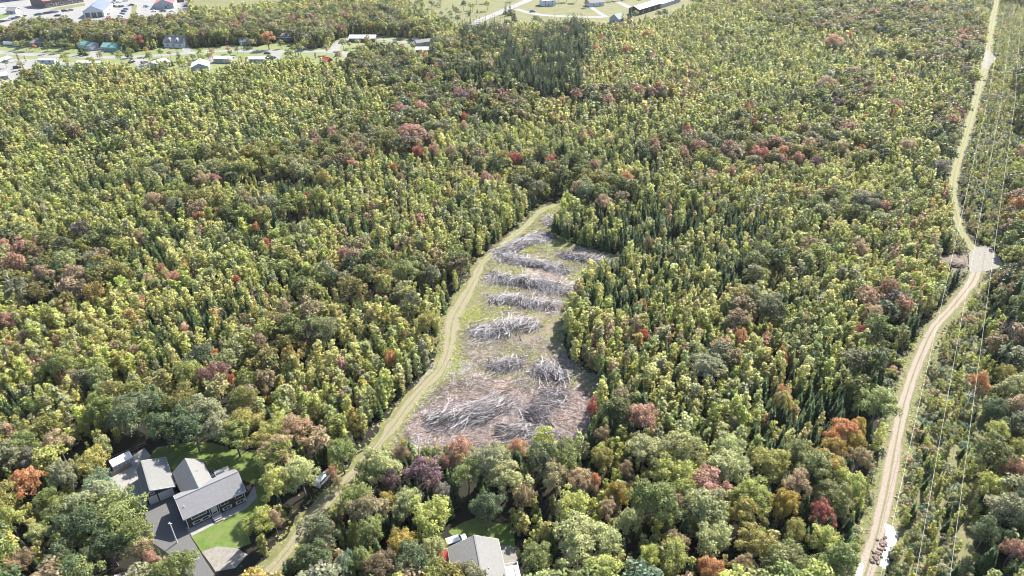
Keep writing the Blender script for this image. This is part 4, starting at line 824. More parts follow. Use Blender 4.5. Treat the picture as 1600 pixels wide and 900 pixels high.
# trees of a colour of their own, read off the photograph: (u, v of the crown's middle, crown radius in px, colour)
FEAT = '''455 0|'''.split('|')[:0]
FEAT = [tuple(t.split()) for t in ('726 183 7 red|879 187 6 red|912 217 9 pink|653 237 10 red|645 208 22 pink|804 249 11 red|760 280 11 pink|861 252 10 red|928 260 10 pink|979 280 13 orange|944 316 13 tan|726 199 10 tan|705 238 12 tan|719 152 14 purple|625 171 13 pink|651 164 7 red|878 160 7 orange|678 235 10 pink|'
 '1167 169 9 crimson|1176 192 6 crimson|1074 205 7 red|1310 161 11 purple|1292 130 15 tan|1185 241 16 crimson|1222 239 13 orange|1246 247 10 salmon|1067 240 12 pink|1092 228 14 pink|1022 225 11 pink|1314 231 15 tan|1342 236 9 orange|1275 253 11 purple|1142 270 8 pink|1095 283 11 brown|1328 114 10 tan|'
 '490 225 7 salmon|569 192 8 crimson|520 207 10 pink|552 257 10 salmon|616 262 6 orange|625 280 8 brown|505 277 14 yellow|485 310 9 crimson|409 335 13 yellow|315 280 14 tan|337 282 10 pink|310 340 10 orange|400 357 7 orange|550 282 8 brown|'
 '242 314 17 tan|217 372 11 brown|311 342 8 orange|297 352 9 yellow|57 380 9 pink|94 383 14 tan|267 261 4 red|199 296 5 red|8 386 12 salmon|8 502 14 pink|37 530 12 brown|290 417 6 orange|270 435 12 salmon|232 440 11 tan|220 472 9 salmon|252 422 7 salmon|287 582 12 red|362 597 8 red|335 555 10 orange|187 562 13 yellow|212 552 12 tan|115 590 10 brown|80 565 8 orange|'
 '415 382 10 red|537 397 10 pink|370 440 8 red|392 418 10 lime|632 424 24 green|610 420 14 green|610 562 12 orange|600 587 7 red|632 525 7 brown|577 495 9 cream|470 502 9 brown|670 500 19 olive|'
 '1004 650 26 pink|939 716 19 olive|973 772 16 gold|1060 788 18 tan|1246 757 24 tan|1285 803 20 crimson|1231 785 22 gold|1054 735 32 yg|1138 729 34 ltgreen|1200 722 30 olive|1175 772 30 yg|1072 769 26 yg|1128 800 17 olive|1113 838 30 ltgreen|1169 800 24 yellow|1178 846 28 olive|1231 872 34 green|1290 844 26 lime|1243 831 20 olive|1113 890 22 orange|1160 884 17 tan|1016 869 20 yg|1057 850 20 brown|982 813 22 ltgreen|948 794 15 tan|939 844 34 ltgreen|1302 700 18 gold|1225 629 14 yellow|979 735 14 brown|995 695 10 brown|'
 '470 738 28 ltgreen|430 752 26 yg|575 733 22 green|533 705 24 green|594 728 28 ltgreen|664 738 30 purple|630 710 14 brown|612 752 16 purple|555 775 26 green|672 805 34 yg|690 770 16 grey|630 852 26 gold|677 861 22 ltgreen|519 825 7 salmon|489 869 27 dkgreen|580 828 22 green|539 883 20 bluegreen|567 878 22 green|405 814 23 yg|428 811 13 tan|605 783 13 yellow|519 742 9 salmon|528 755 9 cream|'
 '722 703 22 salmon|808 700 16 salmon|851 684 20 lime|731 737 24 green|789 745 28 ltgreen|818 775 18 brown|869 743 26 cream|904 750 22 tan|928 753 10 orange|893 788 28 yg|904 838 40 ltgreen|837 871 26 green|957 767 12 gold|781 708 12 lime|760 790 26 dkgreen|700 720 12 pink|'
 '43 752 24 orange|52 716 17 grey|154 756 26 bluegreen|190 797 38 green|135 822 40 dkgreen|145 722 25 yellow|88 690 20 tan|203 640 34 dkgreen|240 628 26 dkgreen|59 834 18 ltgreen|36 874 16 brown|20 890 14 salmon|236 877 12 pink|160 693 14 ltgreen|12 812 22 lime|262 888 16 tan|95 800 24 green|95 872 26 dkgreen|75 780 18 green|320 640 28 greyg|380 660 28 olive|430 668 22 yg|345 665 26 greyg|285 650 24 dkgreen|208 836 28 green|168 848 26 dkgreen|226 858 16 tan|138 872 20 dkgreen|300 668 28 dkgreen|365 676 26 green|252 664 24 dkgreen|408 690 22 olive|'
 '1320 672 22 orange|1302 690 16 orange|1340 668 14 gold|1335 690 18 gold|1345 715 20 brown|1377 628 32 green|1223 624 14 cream|1532 598 16 orange|1559 677 20 yg|1589 735 22 salmon|1593 700 16 lime|1585 858 18 pink|1578 794 30 greyg|1551 760 20 yg|1570 586 16 olive|1222 794 16 gold|1593 635 24 tan|1560 640 20 dkgreen|1540 830 22 dkgreen|'
 '1400 163 10 pink|1418 227 14 tan|1470 220 12 green|1473 260 14 grey|1388 353 7 red|1590 320 13 orange|1340 383 11 tan|1590 267 15 yg|1588 292 10 green|1013 380 9 brown|1093 372 4 red|1345 389 13 tan|1390 356 6 red|1159 528 13 orange|1365 491 18 tan|1357 461 12 pink|1384 449 6 red|1345 521 11 crimson|1255 500 9 pink|1222 552 8 orange|1226 563 5 red|1006 527 9 red|1132 467 6 red|1222 614 12 orange|1105 572 26 greyg|1004 476 7 orange|'
 '1012 53 9 orange|1019 89 7 pink|1370 85 15 dkgreen|1412 69 8 orange|1334 112 12 tan|1303 64 14 salmon|1325 56 5 red|939 61 8 orange|930 75 8 orange|884 47 8 salmon|978 78 7 red|664 90 6 red|681 106 7 orange|790 47 9 pink|925 635 10 red|942 680 14 brown|418 58 11 orange|216 62 8 crimson|1290 20 14 greyg|').split('|') if t.strip()]
FEAT = [(float(a), float(b), float(c), d) for a, b, c, d in FEAT]
# stands, given as ellipses round a photographed spot: (u, v, half width, half height)
MATURE = [(720, 120, 60, 60), (780, 165, 60, 25), (90, 440, 90, 45), (40, 400, 60, 30), (130, 390, 60, 25), (280, 310, 45, 25), (350, 275, 60, 16), (450, 260, 70, 30), (520, 240, 60, 30), (560, 205, 45, 22), (640, 215, 45, 30), (660, 165, 55, 25), (740, 175, 40, 25), (700, 130, 70, 30), (600, 110, 60, 30),
  (860, 265, 60, 25), (940, 300, 60, 20), (820, 290, 30, 15), (1080, 240, 90, 25), (1200, 240, 80, 25), (1300, 225, 70, 28), (1180, 190, 40, 22), (1320, 140, 50, 22), (1300, 165, 40, 20), (1350, 240, 50, 18), (1330, 30, 90, 25), (1420, 35, 70, 28), (1240, 30, 50, 16),
  (620, 435, 60, 30), (520, 450, 70, 25), (460, 520, 55, 30), (420, 555, 60, 25), (560, 420, 40, 20), (350, 600, 90, 50), (250, 650, 110, 45), (640, 490, 25, 18), (600, 100, 50, 20), (980, 640, 50, 30), (1110, 570, 40, 30), (1380, 490, 35, 45), (1370, 590, 40, 50), (1300, 690, 60, 35),
  (250, 60, 240, 28), (480, 50, 150, 30), (600, 60, 80, 28), (560, 30, 80, 18), (60, 55, 120, 18), (1575, 440, 45, 60), (1590, 600, 50, 100), (1560, 760, 50, 150), (1595, 330, 30, 50), (1510, 160, 20, 50), (1480, 200, 26, 50), (1590, 140, 22, 70), (1490, 60, 50, 50),
  (500, 700, 110, 40), (140, 590, 60, 20)]
SPRUCE = [(835, 95, 60, 40, .9), (770, 120, 60, 40, .5), (885, 75, 45, 36, .85), (760, 65, 50, 30, .5), (862, 125, 46, 32, 1.1), (715, 150, 70, 40, .5), (905, 150, 60, 40, .45), (640, 110, 80, 40, .35), (930, 60, 60, 25, .5), (700, 60, 60, 20, .4), (1080, 55, 60, 20, .5), (1150, 75, 70, 20, .5), (370, 375, 60, 35, .65), (345, 400, 35, 20, .6), (70, 470, 60, 40, .55), (1270, 635, 90, 45, .75), (1225, 600, 60, 30, .5), (1190, 640, 80, 30, .5),
  (630, 300, 60, 30, .55), (590, 330, 50, 20, .4), (180, 320, 100, 50, .35), (250, 350, 60, 40, .35), (120, 100, 120, 25, .35), (330, 120, 150, 20, .35), (180, 180, 160, 30, .2), (1050, 120, 120, 40, .35), (1200, 130, 100, 30, .35), (1000, 330, 120, 40, .2), (1080, 450, 90, 40, .35), (950, 200, 110, 60, .25),
  (1570, 480, 50, 60, .45), (1585, 560, 40, 80, .4), (1000, 620, 60, 40, .3), (1130, 660, 80, 40, .45), (450, 330, 60, 40, .35), (60, 330, 80, 60, .25), (1560, 850, 60, 60, .45), (860, 600, 40, 20, .2), (520, 560, 60, 40, .2), (1100, 690, 80, 25, .3), (1500, 20, 80, 30, .25)]
SHRUBBY = [(1480, 835, 62, 110), (1495, 700, 50, 90), (1520, 600, 30, 60), (1545, 260, 42, 90), (1530, 350, 42, 50), (1470, 620, 60, 70), (1450, 720, 55, 70), (1450, 830, 70, 110), (1450, 900, 90, 60), (1500, 560, 50, 60), (1490, 800, 40, 90), (1490, 510, 45, 40), (1530, 470, 25, 35), (1560, 150, 36, 40), (1575, 95, 30, 22), (1580, 40, 40, 40), (420, 283, 50, 14), (480, 340, 40, 14), (1560, 210, 45, 30),
  (1350, 760, 25, 90), (1400, 560, 22, 40), (640, 690, 60, 12), (760, 695, 90, 14), (860, 700, 40, 14)]
GAPS = [(168, 395, 10, 22), (1117, 464, 7, 12), (1090, 592, 10, 10), (1378, 528, 12, 10), (60, 488, 12, 8), (330, 432, 26, 6), (575, 225, 8, 6), (880, 305, 22, 9), (1090, 600, 12, 8), (460, 465, 14, 5), (590, 475, 14, 5), (1500, 700, 6, 30), (1508, 830, 8, 30), (740, 800, 24, 14), (1035, 780, 8, 20), (440, 450, 8, 8), (700, 325, 30, 4)]
def ell(u, v, L, p=1.0):
    f = np.zeros(np.shape(u))
    for e in L:
        q = ((u - e[0]) / e[2]) ** 2 + ((v - e[1]) / e[3]) ** 2; wv = np.clip(1.45 - q, 0, 1) * (e[4] if len(e) > 4 else 1); f = np.maximum(f, wv)
    return f
TR = {k: [] for k in SPEC}     # kind -> rows x, y, scale_xy, scale_z, rot, colour key or rgb, label hint
def jitter_rgb(c, n, rg, a=.13):
    c = np.array(c); l = np.exp(rg.normal(0, a, (n, 1))); h = np.exp(rg.normal(0, a * .22, (n, 3))); return c * l * h
rg = np.random.default_rng(21)
feat_xy = []
for (u, v, r, c) in FEAT:
    big = r * (1100 / 1100)
    kind = 'maple_tree'; z0 = 8.0
    X, Y = px(u, v, z0); s = FPX / float(unpx(X, Y, z0)[2]); rad = r / s; rad = min(rad, 6.8); Hh = float(np.clip(6.5 + rad * 1.25, 6.5, 14.5)); zc = Hh * .66; X, Y = px(u, v, zc)
    feat_xy.append((X, Y, rad)); TR[kind].append((X, Y, rad / 4., Hh / 12., rg.uniform(0, 6.28), tuple(jitter_rgb(COLS[c], 1, rg, .05)[0]), c, 1))
FX = np.array(feat_xy); FU = np.array([(f[0], f[1]) for f in FEAT])
def field_of(X, Y):
    u, v, d = unpx(X, Y, 5.0); return u, v
def allowed(X, Y, margin=0.):
    ok = np.ones(X.shape, bool)
    for p in CLEAR_POLY: ok &= ~inpoly(X, Y, p)
    for l, wd in CLEAR_LINE: ok &= near_line(X, Y, l) > wd + margin
    n = fbm(X, Y, 30); ok &= ~(inpoly(X, Y, FIELD))
    ug, vg, _ = unpx(X, Y, 3.0); ok &= ell(ug, vg, GAPS) < .25
    return ok
def grid(sp, rg, jit=.6, y1=800):
    ys = np.arange(58, y1, sp * .87); out = []
    for j, y in enumerate(ys):
        xm = (y * .85 + 63) * .76 + 14 + 10; xs = np.arange(-xm, xm, sp) + (j % 2) * sp / 2; out.append(np.stack([xs, np.full_like(xs, y)], 1))
    A = np.concatenate(out); return A + rg.normal(0, jit * sp * .5, A.shape)
mat_f = lambda X, Y, u, v: np.maximum(ell(u, v, MATURE), np.clip((v - 690 + 30 * (fbm(X, Y, 25) - .5)) / 30, 0, 1) * (u < 1345)) + .9 * (fbm(X + 400, Y, 45) > .72) * (v > 60)
# mature broadleaf crowns
A = grid(6.1, rg); X, Y = A[:, 0], A[:, 1]; u, v = field_of(X, Y); mf = mat_f(X, Y, u, v)
m = allowed(X, Y, 1.6) & (mf > .5) & (ell(u, v, SHRUBBY) < .4)
fd = np.min(np.hypot(X[:, None] - FX[:, 0], Y[:, None] - FX[:, 1]) - FX[:, 2] * .85, axis=1); m &= fd > 1.9
spf = ell(u, v, SPRUCE) * np.clip(3.2 * fbm(X + 61, Y, 13) - 1.0, .03, .8); rs = rg.random(len(X)); issp = rs < spf * .8
warm = fbm(X + 77, Y + 13, 40)
keys_b = ['green', 'ltgreen', 'yg', 'olive', 'dkgreen', 'greyg', 'tan', 'pink', 'brown', 'bluegreen', 'gold', 'salmon', 'grey']
pb = np.array([.26, .10, .20, .16, .12, .12, .03, .004, .014, .012, .012, .0, .008]); pw = np.array([.16, .10, .17, .12, .07, .10, .11, .06, .06, .0, .02, .03, .015])
for i in np.nonzero(m)[0]:
    if issp[i]:
        s = rg.uniform(.95, 1.4); TR['spruce_tree'].append((X[i], Y[i], s * rg.uniform(.95, 1.2), s, rg.uniform(0, 6.28), tuple(jitter_rgb(COLS['spruce'], 1, rg)[0]), 'spruce', 0)); continue
    p = pw if warm[i] > .54 else pb; p = p / p.sum(); c = keys_b[rg.choice(len(keys_b), p=p)]
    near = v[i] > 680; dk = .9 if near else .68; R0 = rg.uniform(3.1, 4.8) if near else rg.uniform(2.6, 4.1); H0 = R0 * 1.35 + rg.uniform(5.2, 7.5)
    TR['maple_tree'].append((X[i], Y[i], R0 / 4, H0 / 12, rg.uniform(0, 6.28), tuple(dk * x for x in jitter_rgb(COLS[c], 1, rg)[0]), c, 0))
# young birch and poplar growth, with small spruces
A = grid(2.15, rg); X, Y = A[:, 0], A[:, 1]; u, v = field_of(X, Y); mf = mat_f(X, Y, u, v); sh = ell(u, v, SHRUBBY)
fd = np.min(np.hypot(X[:, None] - FX[:, 0], Y[:, None] - FX[:, 1]) - FX[:, 2] * .7, axis=1)
ok = allowed(X, Y, .7) & (fd > .6); young = ok & (mf <= .5) & (sh < .4); under = ok & (mf > .5) & (sh < .4) & (rg.random(len(X)) < np.where(v > 560, .75, .42)); strip = ok & (sh >= .4)
thick = fbm(X + 200, Y + 90, 22); spn = np.clip((fbm(X + 31, Y + 57, 26) - .46) * 2.6, 0, .6) + .09; spf = np.maximum(ell(u, v, SPRUCE) * np.clip(3.2 * fbm(X + 61, Y, 13) - .95, .03, .85), spn); r1 = rg.random(len(X)); r2 = rg.random(len(X))
young &= ~((thick < .30) & (r2 < .5)); warm = fbm(X + 77, Y + 13, 40); side_l = np.clip((700 - u) / 700, 0, 1)
zonal = fbm(X + 900, Y + 300, 60); hue = fbm(X - 300, Y + 700, 9)
for i in np.nonzero(young | under)[0]:
    if r1[i] < spf[i]:
        tall = ell(u[i:i + 1], v[i:i + 1], SPRUCE[:5])[0] > .3; s = rg.uniform(.95, 1.45) if tall else rg.uniform(.5, .82)
        c = 'spruce' if tall or rg.random() < .5 else 'spruce2'; TR['spruce_tree'].append((X[i], Y[i], s * rg.uniform(.85, 1.05), s, rg.uniform(0, 6.28), tuple(jitter_rgb(COLS[c], 1, rg, .16)[0]), c, 0)); continue
    s = float(np.clip(rg.normal(.88, .18), .45, 1.35)) * (1 if young[i] else .75); t = hue[i] + .25 * (warm[i] - .5)
    q = rg.random()
    t += .10 * side_l[i] * (fbm(X[i] + 5, Y[i], 50) - .3)
    c = 'birch' if t > .54 else 'yg' if t > .40 else 'ltgreen' if t > .34 else 'green'
    if q < .06: c = 'green'
    elif q < .16: c = 'greyg'
    elif q < .165 + .16 * np.clip((warm[i] - .52) * 6, 0, 1): c = rg.choice(['tan', 'tan', 'cream', 'brown', 'salmon', 'olive', 'gold', 'pink'])
    elif q < .24: c = 'ltgreen'
    TR['birch_tree'].append((X[i], Y[i], s * rg.uniform(.85, 1.55), s, rg.uniform(0, 6.28), tuple(jitter_rgb(COLS[c], 1, rg, .14)[0]), c, 0))
for i in np.nonzero(strip)[0]:
    q = rg.random()
    if q < .26: s = rg.uniform(.35, .65); c = 'yg' if rg.random() < .6 else 'lime'; TR['birch_tree'].append((X[i], Y[i], s * 1.2, s, rg.uniform(0, 6.28), tuple(jitter_rgb(COLS[c], 1, rg)[0]), c, 0))
    elif q < .36: s = rg.uniform(.3, .5); TR['spruce_tree'].append((X[i], Y[i], s, s, 0., tuple(jitter_rgb(COLS['spruce2'], 1, rg)[0]), 'spruce2', 0))
    elif q < .99:
        c = rg.choice(['greyg', 'greyg', 'bluegreen', 'green', 'yg', 'tan']); s = rg.uniform(.45, 1.15); TR['alder_shrub'].append((X[i], Y[i], s, s * rg.uniform(.8, 1.3), rg.uniform(0, 6.28), tuple(jitter_rgb(COLS[c], 1, rg)[0]), c, 0))
# low shrubs along edges of clearing and tracks, and loose trees of the town
A = grid(1.9, rg); X, Y = A[:, 0], A[:, 1]
pe = near_line(X, Y, CLR + CLR[:1]); pt = np.minimum(near_line(X, Y, TRACK) - 2.8, near_line(X, Y, TRAIL) - 2.7)
m = (((pe < 1.6) & (rg.random(len(X)) < .45)) | ((pt > 0) & (pt < 1.3) & (rg.random(len(X)) < .35) & ~inpoly(X, Y, CLR))) & (near_line(X, Y, TRAIL) > 2.7) & (near_line(X, Y, TRAIL2) > 1.8) & (near_line(X, Y, TRACK) > 2.7) & ~inpoly(X, Y, YARD) & ~inpoly(X, Y, PUD) & ~inpoly(X, Y, PAD)
for i in np.nonzero(m)[0]:
    c = rg.choice(['greyg', 'green', 'yg', 'lime', 'tan', 'ltgreen']); s = rg.uniform(.3, .7); TR['alder_shrub'].append((X[i], Y[i], s, s * rg.uniform(.8, 1.3), rg.uniform(0, 6.28), tuple(jitter_rgb(COLS[c], 1, rg)[0]), c, 0))
def spot(kind, u, v, s, c, sx=1.0): X, Y = px(u, v); TR[kind].append((X, Y, s * sx, s, rg.uniform(0, 6.28), COLS[c if kind != 'spruce_tree' else 'spruce'], c if kind != 'spruce_tree' else 'spruce', 0))
for (u, v, s, c) in [(47, 80, .6, 'dkgreen'), (56, 80, .4, 'orange'), (76, 84, .55, 'dkgreen'), (84, 79, .6, 'greyg'), (98, 82, .75, 'dkgreen'), (104, 78, .7, 'green'), (113, 74, .45, 'pink'), (25, 66, .6, 'gold'), (10, 66, .6, 'tan'), (160, 92, .5, 'greyg'),
   (190, 100, .75, 'yg'), (205, 90, .55, 'green'), (230, 88, .55, 'gold'), (253, 91, .55, 'green'), (267, 90, .4, 'salmon'), (295, 102, .55, 'ltgreen'), (315, 92, .6, 'yg'), (302, 98, .5, 'green'), (378, 98, .4, 'lime'), (420, 78, .6, 'green'), (440, 76, .55, 'green'),
   (408, 68, .7, 'greyg'), (395, 76, .6, 'greyg'), (470, 86, .7, 'green'), (478, 78, .7, 'yg'), (511, 86, .6, 'greyg'), (575, 70, .6, 'tan'), (560, 74, .5, 'ltgreen'), (645, 78, .5, 'tan'), (683, 86, .6, 'greyg'), (885, 3, .9, 'dkgreen'), (900, 4, .9, 'dkgreen'), (872, 4, .8, 'dkgreen'), (916, 12, .6, 'purple'), (965, 1, .8, 'dkgreen'), (955, 2, .7, 'green'),
   (330, 45, .6, 'yg'), (660, 20, .8, 'green'), (640, 17, .7, 'dkgreen'), (705, 30, .5, 'greyg'), (690, 28, .5, 'greyg'), (760, 5, .7, 'dkgreen'), (745, 6, .7, 'green')]: spot('maple_tree', u, v, s, c)
for (u, v, s) in [(127, 86, .8), (134, 87, .7), (281, 96, .8), (207, 97, .5), (270, 103, .5), (298, 102, .5), (797, 24, 1.1), (790, 22, .9), (803, 34, 1.2), (981, 36, 1.0), (972, 38, .9), (985, 28, .8), (318, 118, .6)]: spot('spruce_tree', u, v, s, 'spruce', 1.3)
for _ in range(150):
    u = rg.uniform(0, 640); v = rg.uniform(70, 116); X, Y = px(u, v); XA, YA = np.array([X]), np.array([Y])
    if inpoly(XA, YA, TOWN)[0] and near_line(XA, YA, STREET)[0] > 6 and near_line(XA, YA, DRV3)[0] > 5 and (v > 100 or fbm(X, Y, 20) > .5): spot('maple_tree' if rg.random() < .75 else 'birch_tree', u, v, rg.uniform(.35, .75), rg.choice(['green', 'greyg', 'yg', 'olive', 'tan', 'dkgreen']))
for _ in range(170):
    u = rg.uniform(610, 1075); v = rg.uniform(-6, 50); X, Y = px(u, v); XA, YA = np.array([X]), np.array([Y])
    if near_line(XA, YA, ROAD)[0] > 8 and near_line(XA, YA, SIDE)[0] > 7 and fbm(X, Y, 30) > (.44 if u < 740 or v > 38 else .60): spot('maple_tree' if rg.random() < .7 else 'spruce_tree', u, v, rg.uniform(.4, .85), rg.choice(['green', 'greyg', 'yg', 'dkgreen']))
# far scattered bushes on the fields
for _ in range(260):
    u = rg.uniform(300, 700); v = rg.uniform(-10, 26); X, Y = px(u, v)
    if inpoly(np.array([X]), np.array([Y]), FIELD)[0] and fbm(X, Y, 40) > .46: TR['alder_shrub'].append((X, Y, rg.uniform(.7, 1.6), rg.uniform(.7, 1.4), 0., COLS['greyg'], 'greyg', 0))
# ---- choose the ones that show largest, build them one by one; the rest of a kind is one mass
LANDM = [((325, 765), 75, 'beside the near bungalow'), ((745, 860), 85, 'around the bottom house'), ((505, 750), 45, 'by the parked silver car'), ((430, 850), 60, 'beside the lower dirt trail')]
def place(u, v):
    for (a, b), r_, t in LANDM:
        if math.hypot(u - a, v - b) < r_: return t
    if u > 1420 and v > 100: return 'under the power lines' if u < 1540 else 'beyond the power lines'
    if v < 110 and u < 690: return 'near the far houses'
    if v < 45 and u < 1000: return 'near the far road'
    if 600 < u < 960 and 670 < v < 790: return 'below the brush clearing'
    if 560 < u < 1000 and v > 300 and v <= 670: return 'at the clearing edge'
    if v > 790: return 'bottom edge ' + ('left of the bungalow' if u < 300 else 'left of the bottom house' if u < 700 else 'right of the bottom house')
    if u <= 600: return 'woods left of clearing' if v > 300 else 'woods below far street'
    return 'woods right of clearing' if v > 330 else 'woods above clearing'
KN = dict(maple_tree=('broad crown', 'tree', 'broad-crowned trees of the woods'), birch_tree=('young birch', 'tree', 'slender young birches of the woods'), spruce_tree=('pointed spruce', 'tree', 'spruces of the woods'), alder_shrub=('low shrub', 'shrub', 'shrubs of the cut strip and edges'))
WARM = {'gold', 'yellow', 'orange', 'salmon', 'red', 'crimson', 'pink', 'tan', 'cream', 'purple', 'brown'}
_r2 = random.Random(77)
def tint2(r):
    c = r[5]
    if r[6] in WARM: o_ = COLS[_r2.choice(['green', 'olive', 'tan', 'brown', 'greyg'])]; k = _r2.uniform(.35, .8) if r[6] not in ('red', 'crimson') else _r2.uniform(.25, .7)
    else: o_ = COLS[_r2.choice(['green', 'olive', 'tan', 'dkgreen', 'yg', 'brown'])] if not r[6].startswith('spruce') else COLS['spruce2']; k = _r2.uniform(.1, .5)
    return tuple(a_ * (1 - k) + b_ * k for a_, b_ in zip(c, o_))
def gn_scatter(name, kind, rows, lods):
    n = len(rows); me = bpy.data.meshes.new(name); me.vertices.add(n); me.vertices.foreach_set('co', np.array([(r[0], r[1], 0) for r in rows], np.float32).ravel())
    def at(nm, tp, arr, key='value'): a = me.attributes.new(nm, tp, 'POINT'); a.data.foreach_set(key, np.asarray(arr).ravel())
    at('rot', 'FLOAT_VECTOR', np.array([(0, 0, r[4]) for r in rows], np.float32), 'vector'); at('siz', 'FLOAT_VECTOR', np.array([(r[2] * (1 + .13 * math.sin(r[4] * 7)), r[2] * (1 - .13 * math.sin(r[4] * 7)), r[3]) for r in rows], np.float32), 'vector')
    at('tint', 'FLOAT_COLOR', np.array([(*r[5], 1) for r in rows], np.float32), 'color'); at('tint2', 'FLOAT_COLOR', np.array([(*tint2(r), 1) for r in rows], np.float32), 'color'); nv = SPEC[kind][4]
    at('idx', 'INT', (np.array(lods) * nv + np.random.default_rng(1).integers(0, nv, n)).astype(np.int32)); o = link(name, me)
    ng = bpy.data.node_groups.new(name, 'GeometryNodeTree'); ng.interface.new_socket('Geometry', in_out='INPUT', socket_type='NodeSocketGeometry'); ng.interface.new_socket('Geometry', in_out='OUTPUT', socket_type='NodeSocketGeometry')
    gi = ng.nodes.new('NodeGroupInput'); go = ng.nodes.new('NodeGroupOutput'); j = ng.nodes.new('GeometryNodeJoinGeometry'); ng.links.new(j.outputs[0], go.inputs[0])
    def named(nm, t): x = ng.nodes.new('GeometryNodeInputNamedAttribute'); x.data_type = t; x.inputs[0].default_value = nm; return x.outputs[0]
    ix = named('idx', 'INT'); ro = named('rot', 'FLOAT_VECTOR'); si = named('siz', 'FLOAT_VECTOR')
    for l in (1, 2):
        for v in range(nv):
            if not any(lods == l): continue
            src = bpy.data.objects.new(kind + '_model', LOD[kind, l, v]); oi = ng.nodes.new('GeometryNodeObjectInfo'); oi.inputs['Object'].default_value = src; oi.inputs['As Instance'].default_value = True
            cmp = ng.nodes.new('FunctionNodeCompare'); cmp.data_type = 'INT'; cmp.operation = 'EQUAL'; ng.links.new(ix, cmp.inputs[2]); cmp.inputs[3].default_value = l * nv + v
            ip = ng.nodes.new('GeometryNodeInstanceOnPoints'); ng.links.new(gi.outputs[0], ip.inputs['Points']); ng.links.new(cmp.outputs[0], ip.inputs['Selection']); ng.links.new(oi.outputs['Geometry'], ip.inputs['Instance'])
            ng.links.new(ro, ip.inputs['Rotation']); ng.links.new(si, ip.inputs['Scale']); ng.links.new(ip.outputs[0], j.inputs[0])
    md = o.modifiers.new('scatter', 'NODES'); md.node_group = ng; return o
total = {}
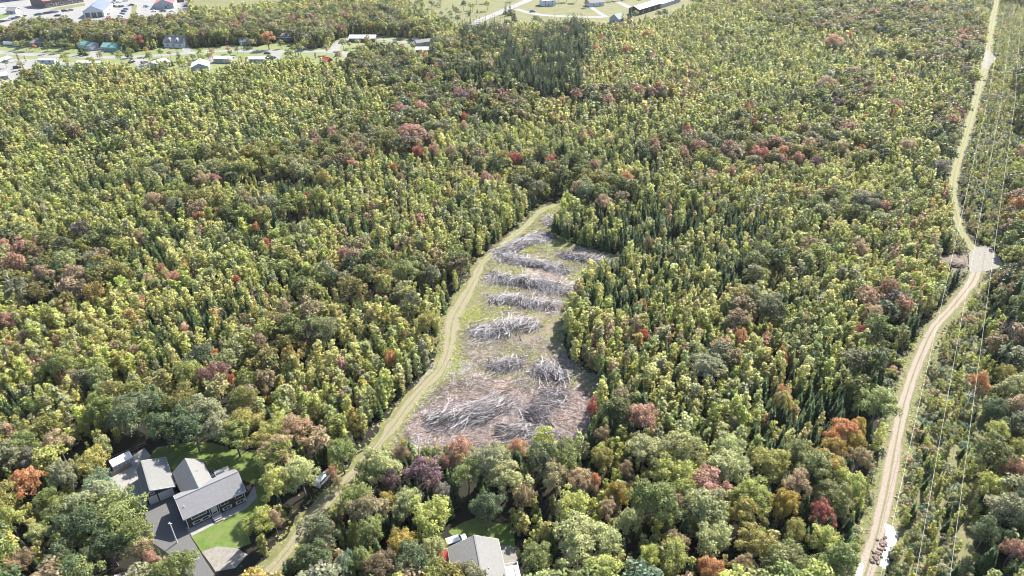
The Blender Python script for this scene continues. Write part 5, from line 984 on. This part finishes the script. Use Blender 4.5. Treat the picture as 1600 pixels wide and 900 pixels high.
for kind, rows in TR.items():
    Xs = np.array([r[0] for r in rows]); Ys = np.array([r[1] for r in rows]); zc = SPEC[kind][5] * .6 * np.array([r[3] for r in rows]); u, v, d = unpx(Xs, Ys, zc)
    inside = (u > -6) & (u < 1606) & (v > -4) & (v < 906); size = np.array([r[2] for r in rows]) * np.sqrt(np.array([r[3] for r in rows])) / d; size = np.where(inside, size, 0); size += np.array([r[7] for r in rows]) * inside * 10
    order = np.argsort(-size); lim = 300; pick = set(order[:lim].tolist()); nm, cat, grp = KN[kind]; nv = SPEC[kind][4]
    protos = {}; labels = {}
    todo = sorted(pick, key=lambda i: u[i])
    
    def neigh(i):
        if rows[i][7]: return ''
        dx = u[i] - FU[:, 0]; dy = v[i] - FU[:, 1]; k = int(np.argmin(np.hypot(dx, dy))); dx = dx[k]; dy = dy[k]
        sd_ = ('right of' if dx > 0 else 'left of') if abs(dx) > abs(dy) else ('before' if dy > 0 else 'behind')
        far_ = 'just ' if math.hypot(dx, dy) < 25 else ''
        return f"{far_ if len(NAMES[FEAT[k][3]].replace('-', ' ').split()) < 2 else ''}{sd_} the {NAMES[FEAT[k][3]].split(',')[0]} crown, "
    for i in todo: base_ = f"{NAMES[rows[i][6]]} {nm} {neigh(i)}{place(u[i], v[i])}"; labels.setdefault((base_, rows[i][7]), []).append(i)
    lab = {}
    for (b_, f_), L in labels.items():
        for q, i in enumerate(L):
            r = rows[i]
            if f_ and len(L) > 1: lab[i] = b_ + (f', {ordn(q, len(L))} of {NUM[len(L)]}' if len(L) < 21 else '')
            else: lab[i] = b_
        if len(lab[i].replace('-', ' ').split()) > 16: lab[i] = b_.replace(neigh(i), '')
        if len(lab[i].replace('-', ' ').split()) > 16: lab[i] = b_.replace('right of the', 'right of').replace('left of the', 'left of').replace('under the power', 'under power').replace('just ', '')
        if len(lab[i].replace('-', ' ').split()) > 16: lab[i] = f"{NAMES[r[6]]} {nm} {place(u[i], v[i])}"
    for q, i in enumerate(todo):
        r = rows[i]; vr = int(rg.integers(0, nv))
        e = empty(kind, (r[0], r[1], 0), r[4]); e.scale = (r[2] * (1 + .13 * math.sin(r[4] * 7)), r[2] * (1 - .13 * math.sin(r[4] * 7)), r[3]); tag(e, lab[i], cat, grp)
        cm, tm = LOD[kind, 0, vr]; a = link('crown', cm, e); a['tint'] = [float(x) for x in r[5]] + [1.0]; a['tint2'] = [float(x) for x in tint2(r)] + [1.0]; link('trunk', tm, e)
    rest = [i for i in range(len(rows)) if i not in pick]; dist = np.array([math.hypot(rows[i][0], rows[i][1]) for i in rest]); total[kind] = (len(rows), len(rest))
    if rest: tag(gn_scatter({'maple_tree': 'broadleaf_wood', 'birch_tree': 'birch_wood', 'spruce_tree': 'spruce_wood', 'alder_shrub': 'shrub_cover'}[kind], kind, [rows[i] for i in rest], np.where(dist < 330, 1, 2)),
        {'maple_tree': 'mass of farther broadleaf crowns in mixed autumn colours', 'birch_tree': 'mass of yellow-green young birch growth filling the woods', 'spruce_tree': 'mass of dark pointed spruces scattered in the woods', 'alder_shrub': 'mass of low grey-green shrubs along strip and edges'}[kind], 'woodland' if kind != 'alder_shrub' else 'shrubs', kind='stuff')
# standing dead trees
sn = [(96, 592, 7, 'white snag'), (122, 545, 6, 'thin pale snag'), (1333, 455, 9, 'tall bare snag'), (1276, 488, 8, 'thin bare snag'), (655, 712, 7, 'pale snag'), (30, 470, 9, 'tall grey snag'), (1505, 640, 6, 'grey snag'), (402, 640, 8, 'forked bare snag'), (1180, 330, 8, 'bare snag'), (575, 640, 7, 'leaning bare snag')]
wh = ['among yellow-green birches left of the bungalow', 'in the birches at mid left', 'above the tan crowns at mid right', 'right of the clearing among birches', 'below the foot of the clearing', 'at the dark stand on the left edge', 'beside the gravel track in the cut strip', 'above the back lawn of the bungalow', 'in the woods above the clearing', 'left of the dirt trail']
for i, (u_, v_, h_, a_) in enumerate(sn):
    x_, y_ = px(u_, v_, 2); r_ = random.Random(i); e = tag(empty('dead_tree', (x_, y_, 0), r_.uniform(0, 6)), a_ + ' ' + wh[i], 'tree', 'standing dead trees'); h_ *= 1.35; k = MB(); k.tube((0, 0, 0), (.2, .1, h_ * .6), .15, .09, 6); k.tube((.2, .1, h_ * .6), (.1, .3, h_), .09, .02, 5); k.build('trunk', M['dead'], e)
    for j in range(9): z_ = h_ * r_.uniform(.4, .95); q_ = r_.uniform(0, 6.28); l_ = (h_ - z_) * .4 + .7; k = MB(); k.tube((.15, .15, z_), (math.cos(q_) * l_, math.sin(q_) * l_, z_ + l_ * .6), .05, .015, 4); k.build('limb', M['dead'], e)
print('trees', total)
# ------------------------------------------------------------------ thin late-summer haze
hb = MB(); hb.box(-1400, 1400, -300, 1500, -1.5, 135); m_, n_, o_ = newmat('haze'); pv = N(n_, 'ShaderNodeVolumePrincipled'); pv.inputs['Color'].default_value = (.93, .95, 1, 1)
pv.inputs['Density'].default_value = .00003; pv.inputs['Anisotropy'].default_value = .2; n_.links.new(pv.outputs[0], o_.inputs['Volume']); tag(hb.build('haze', m_), 'thin pale haze over the woods', 'haze', kind='stuff')
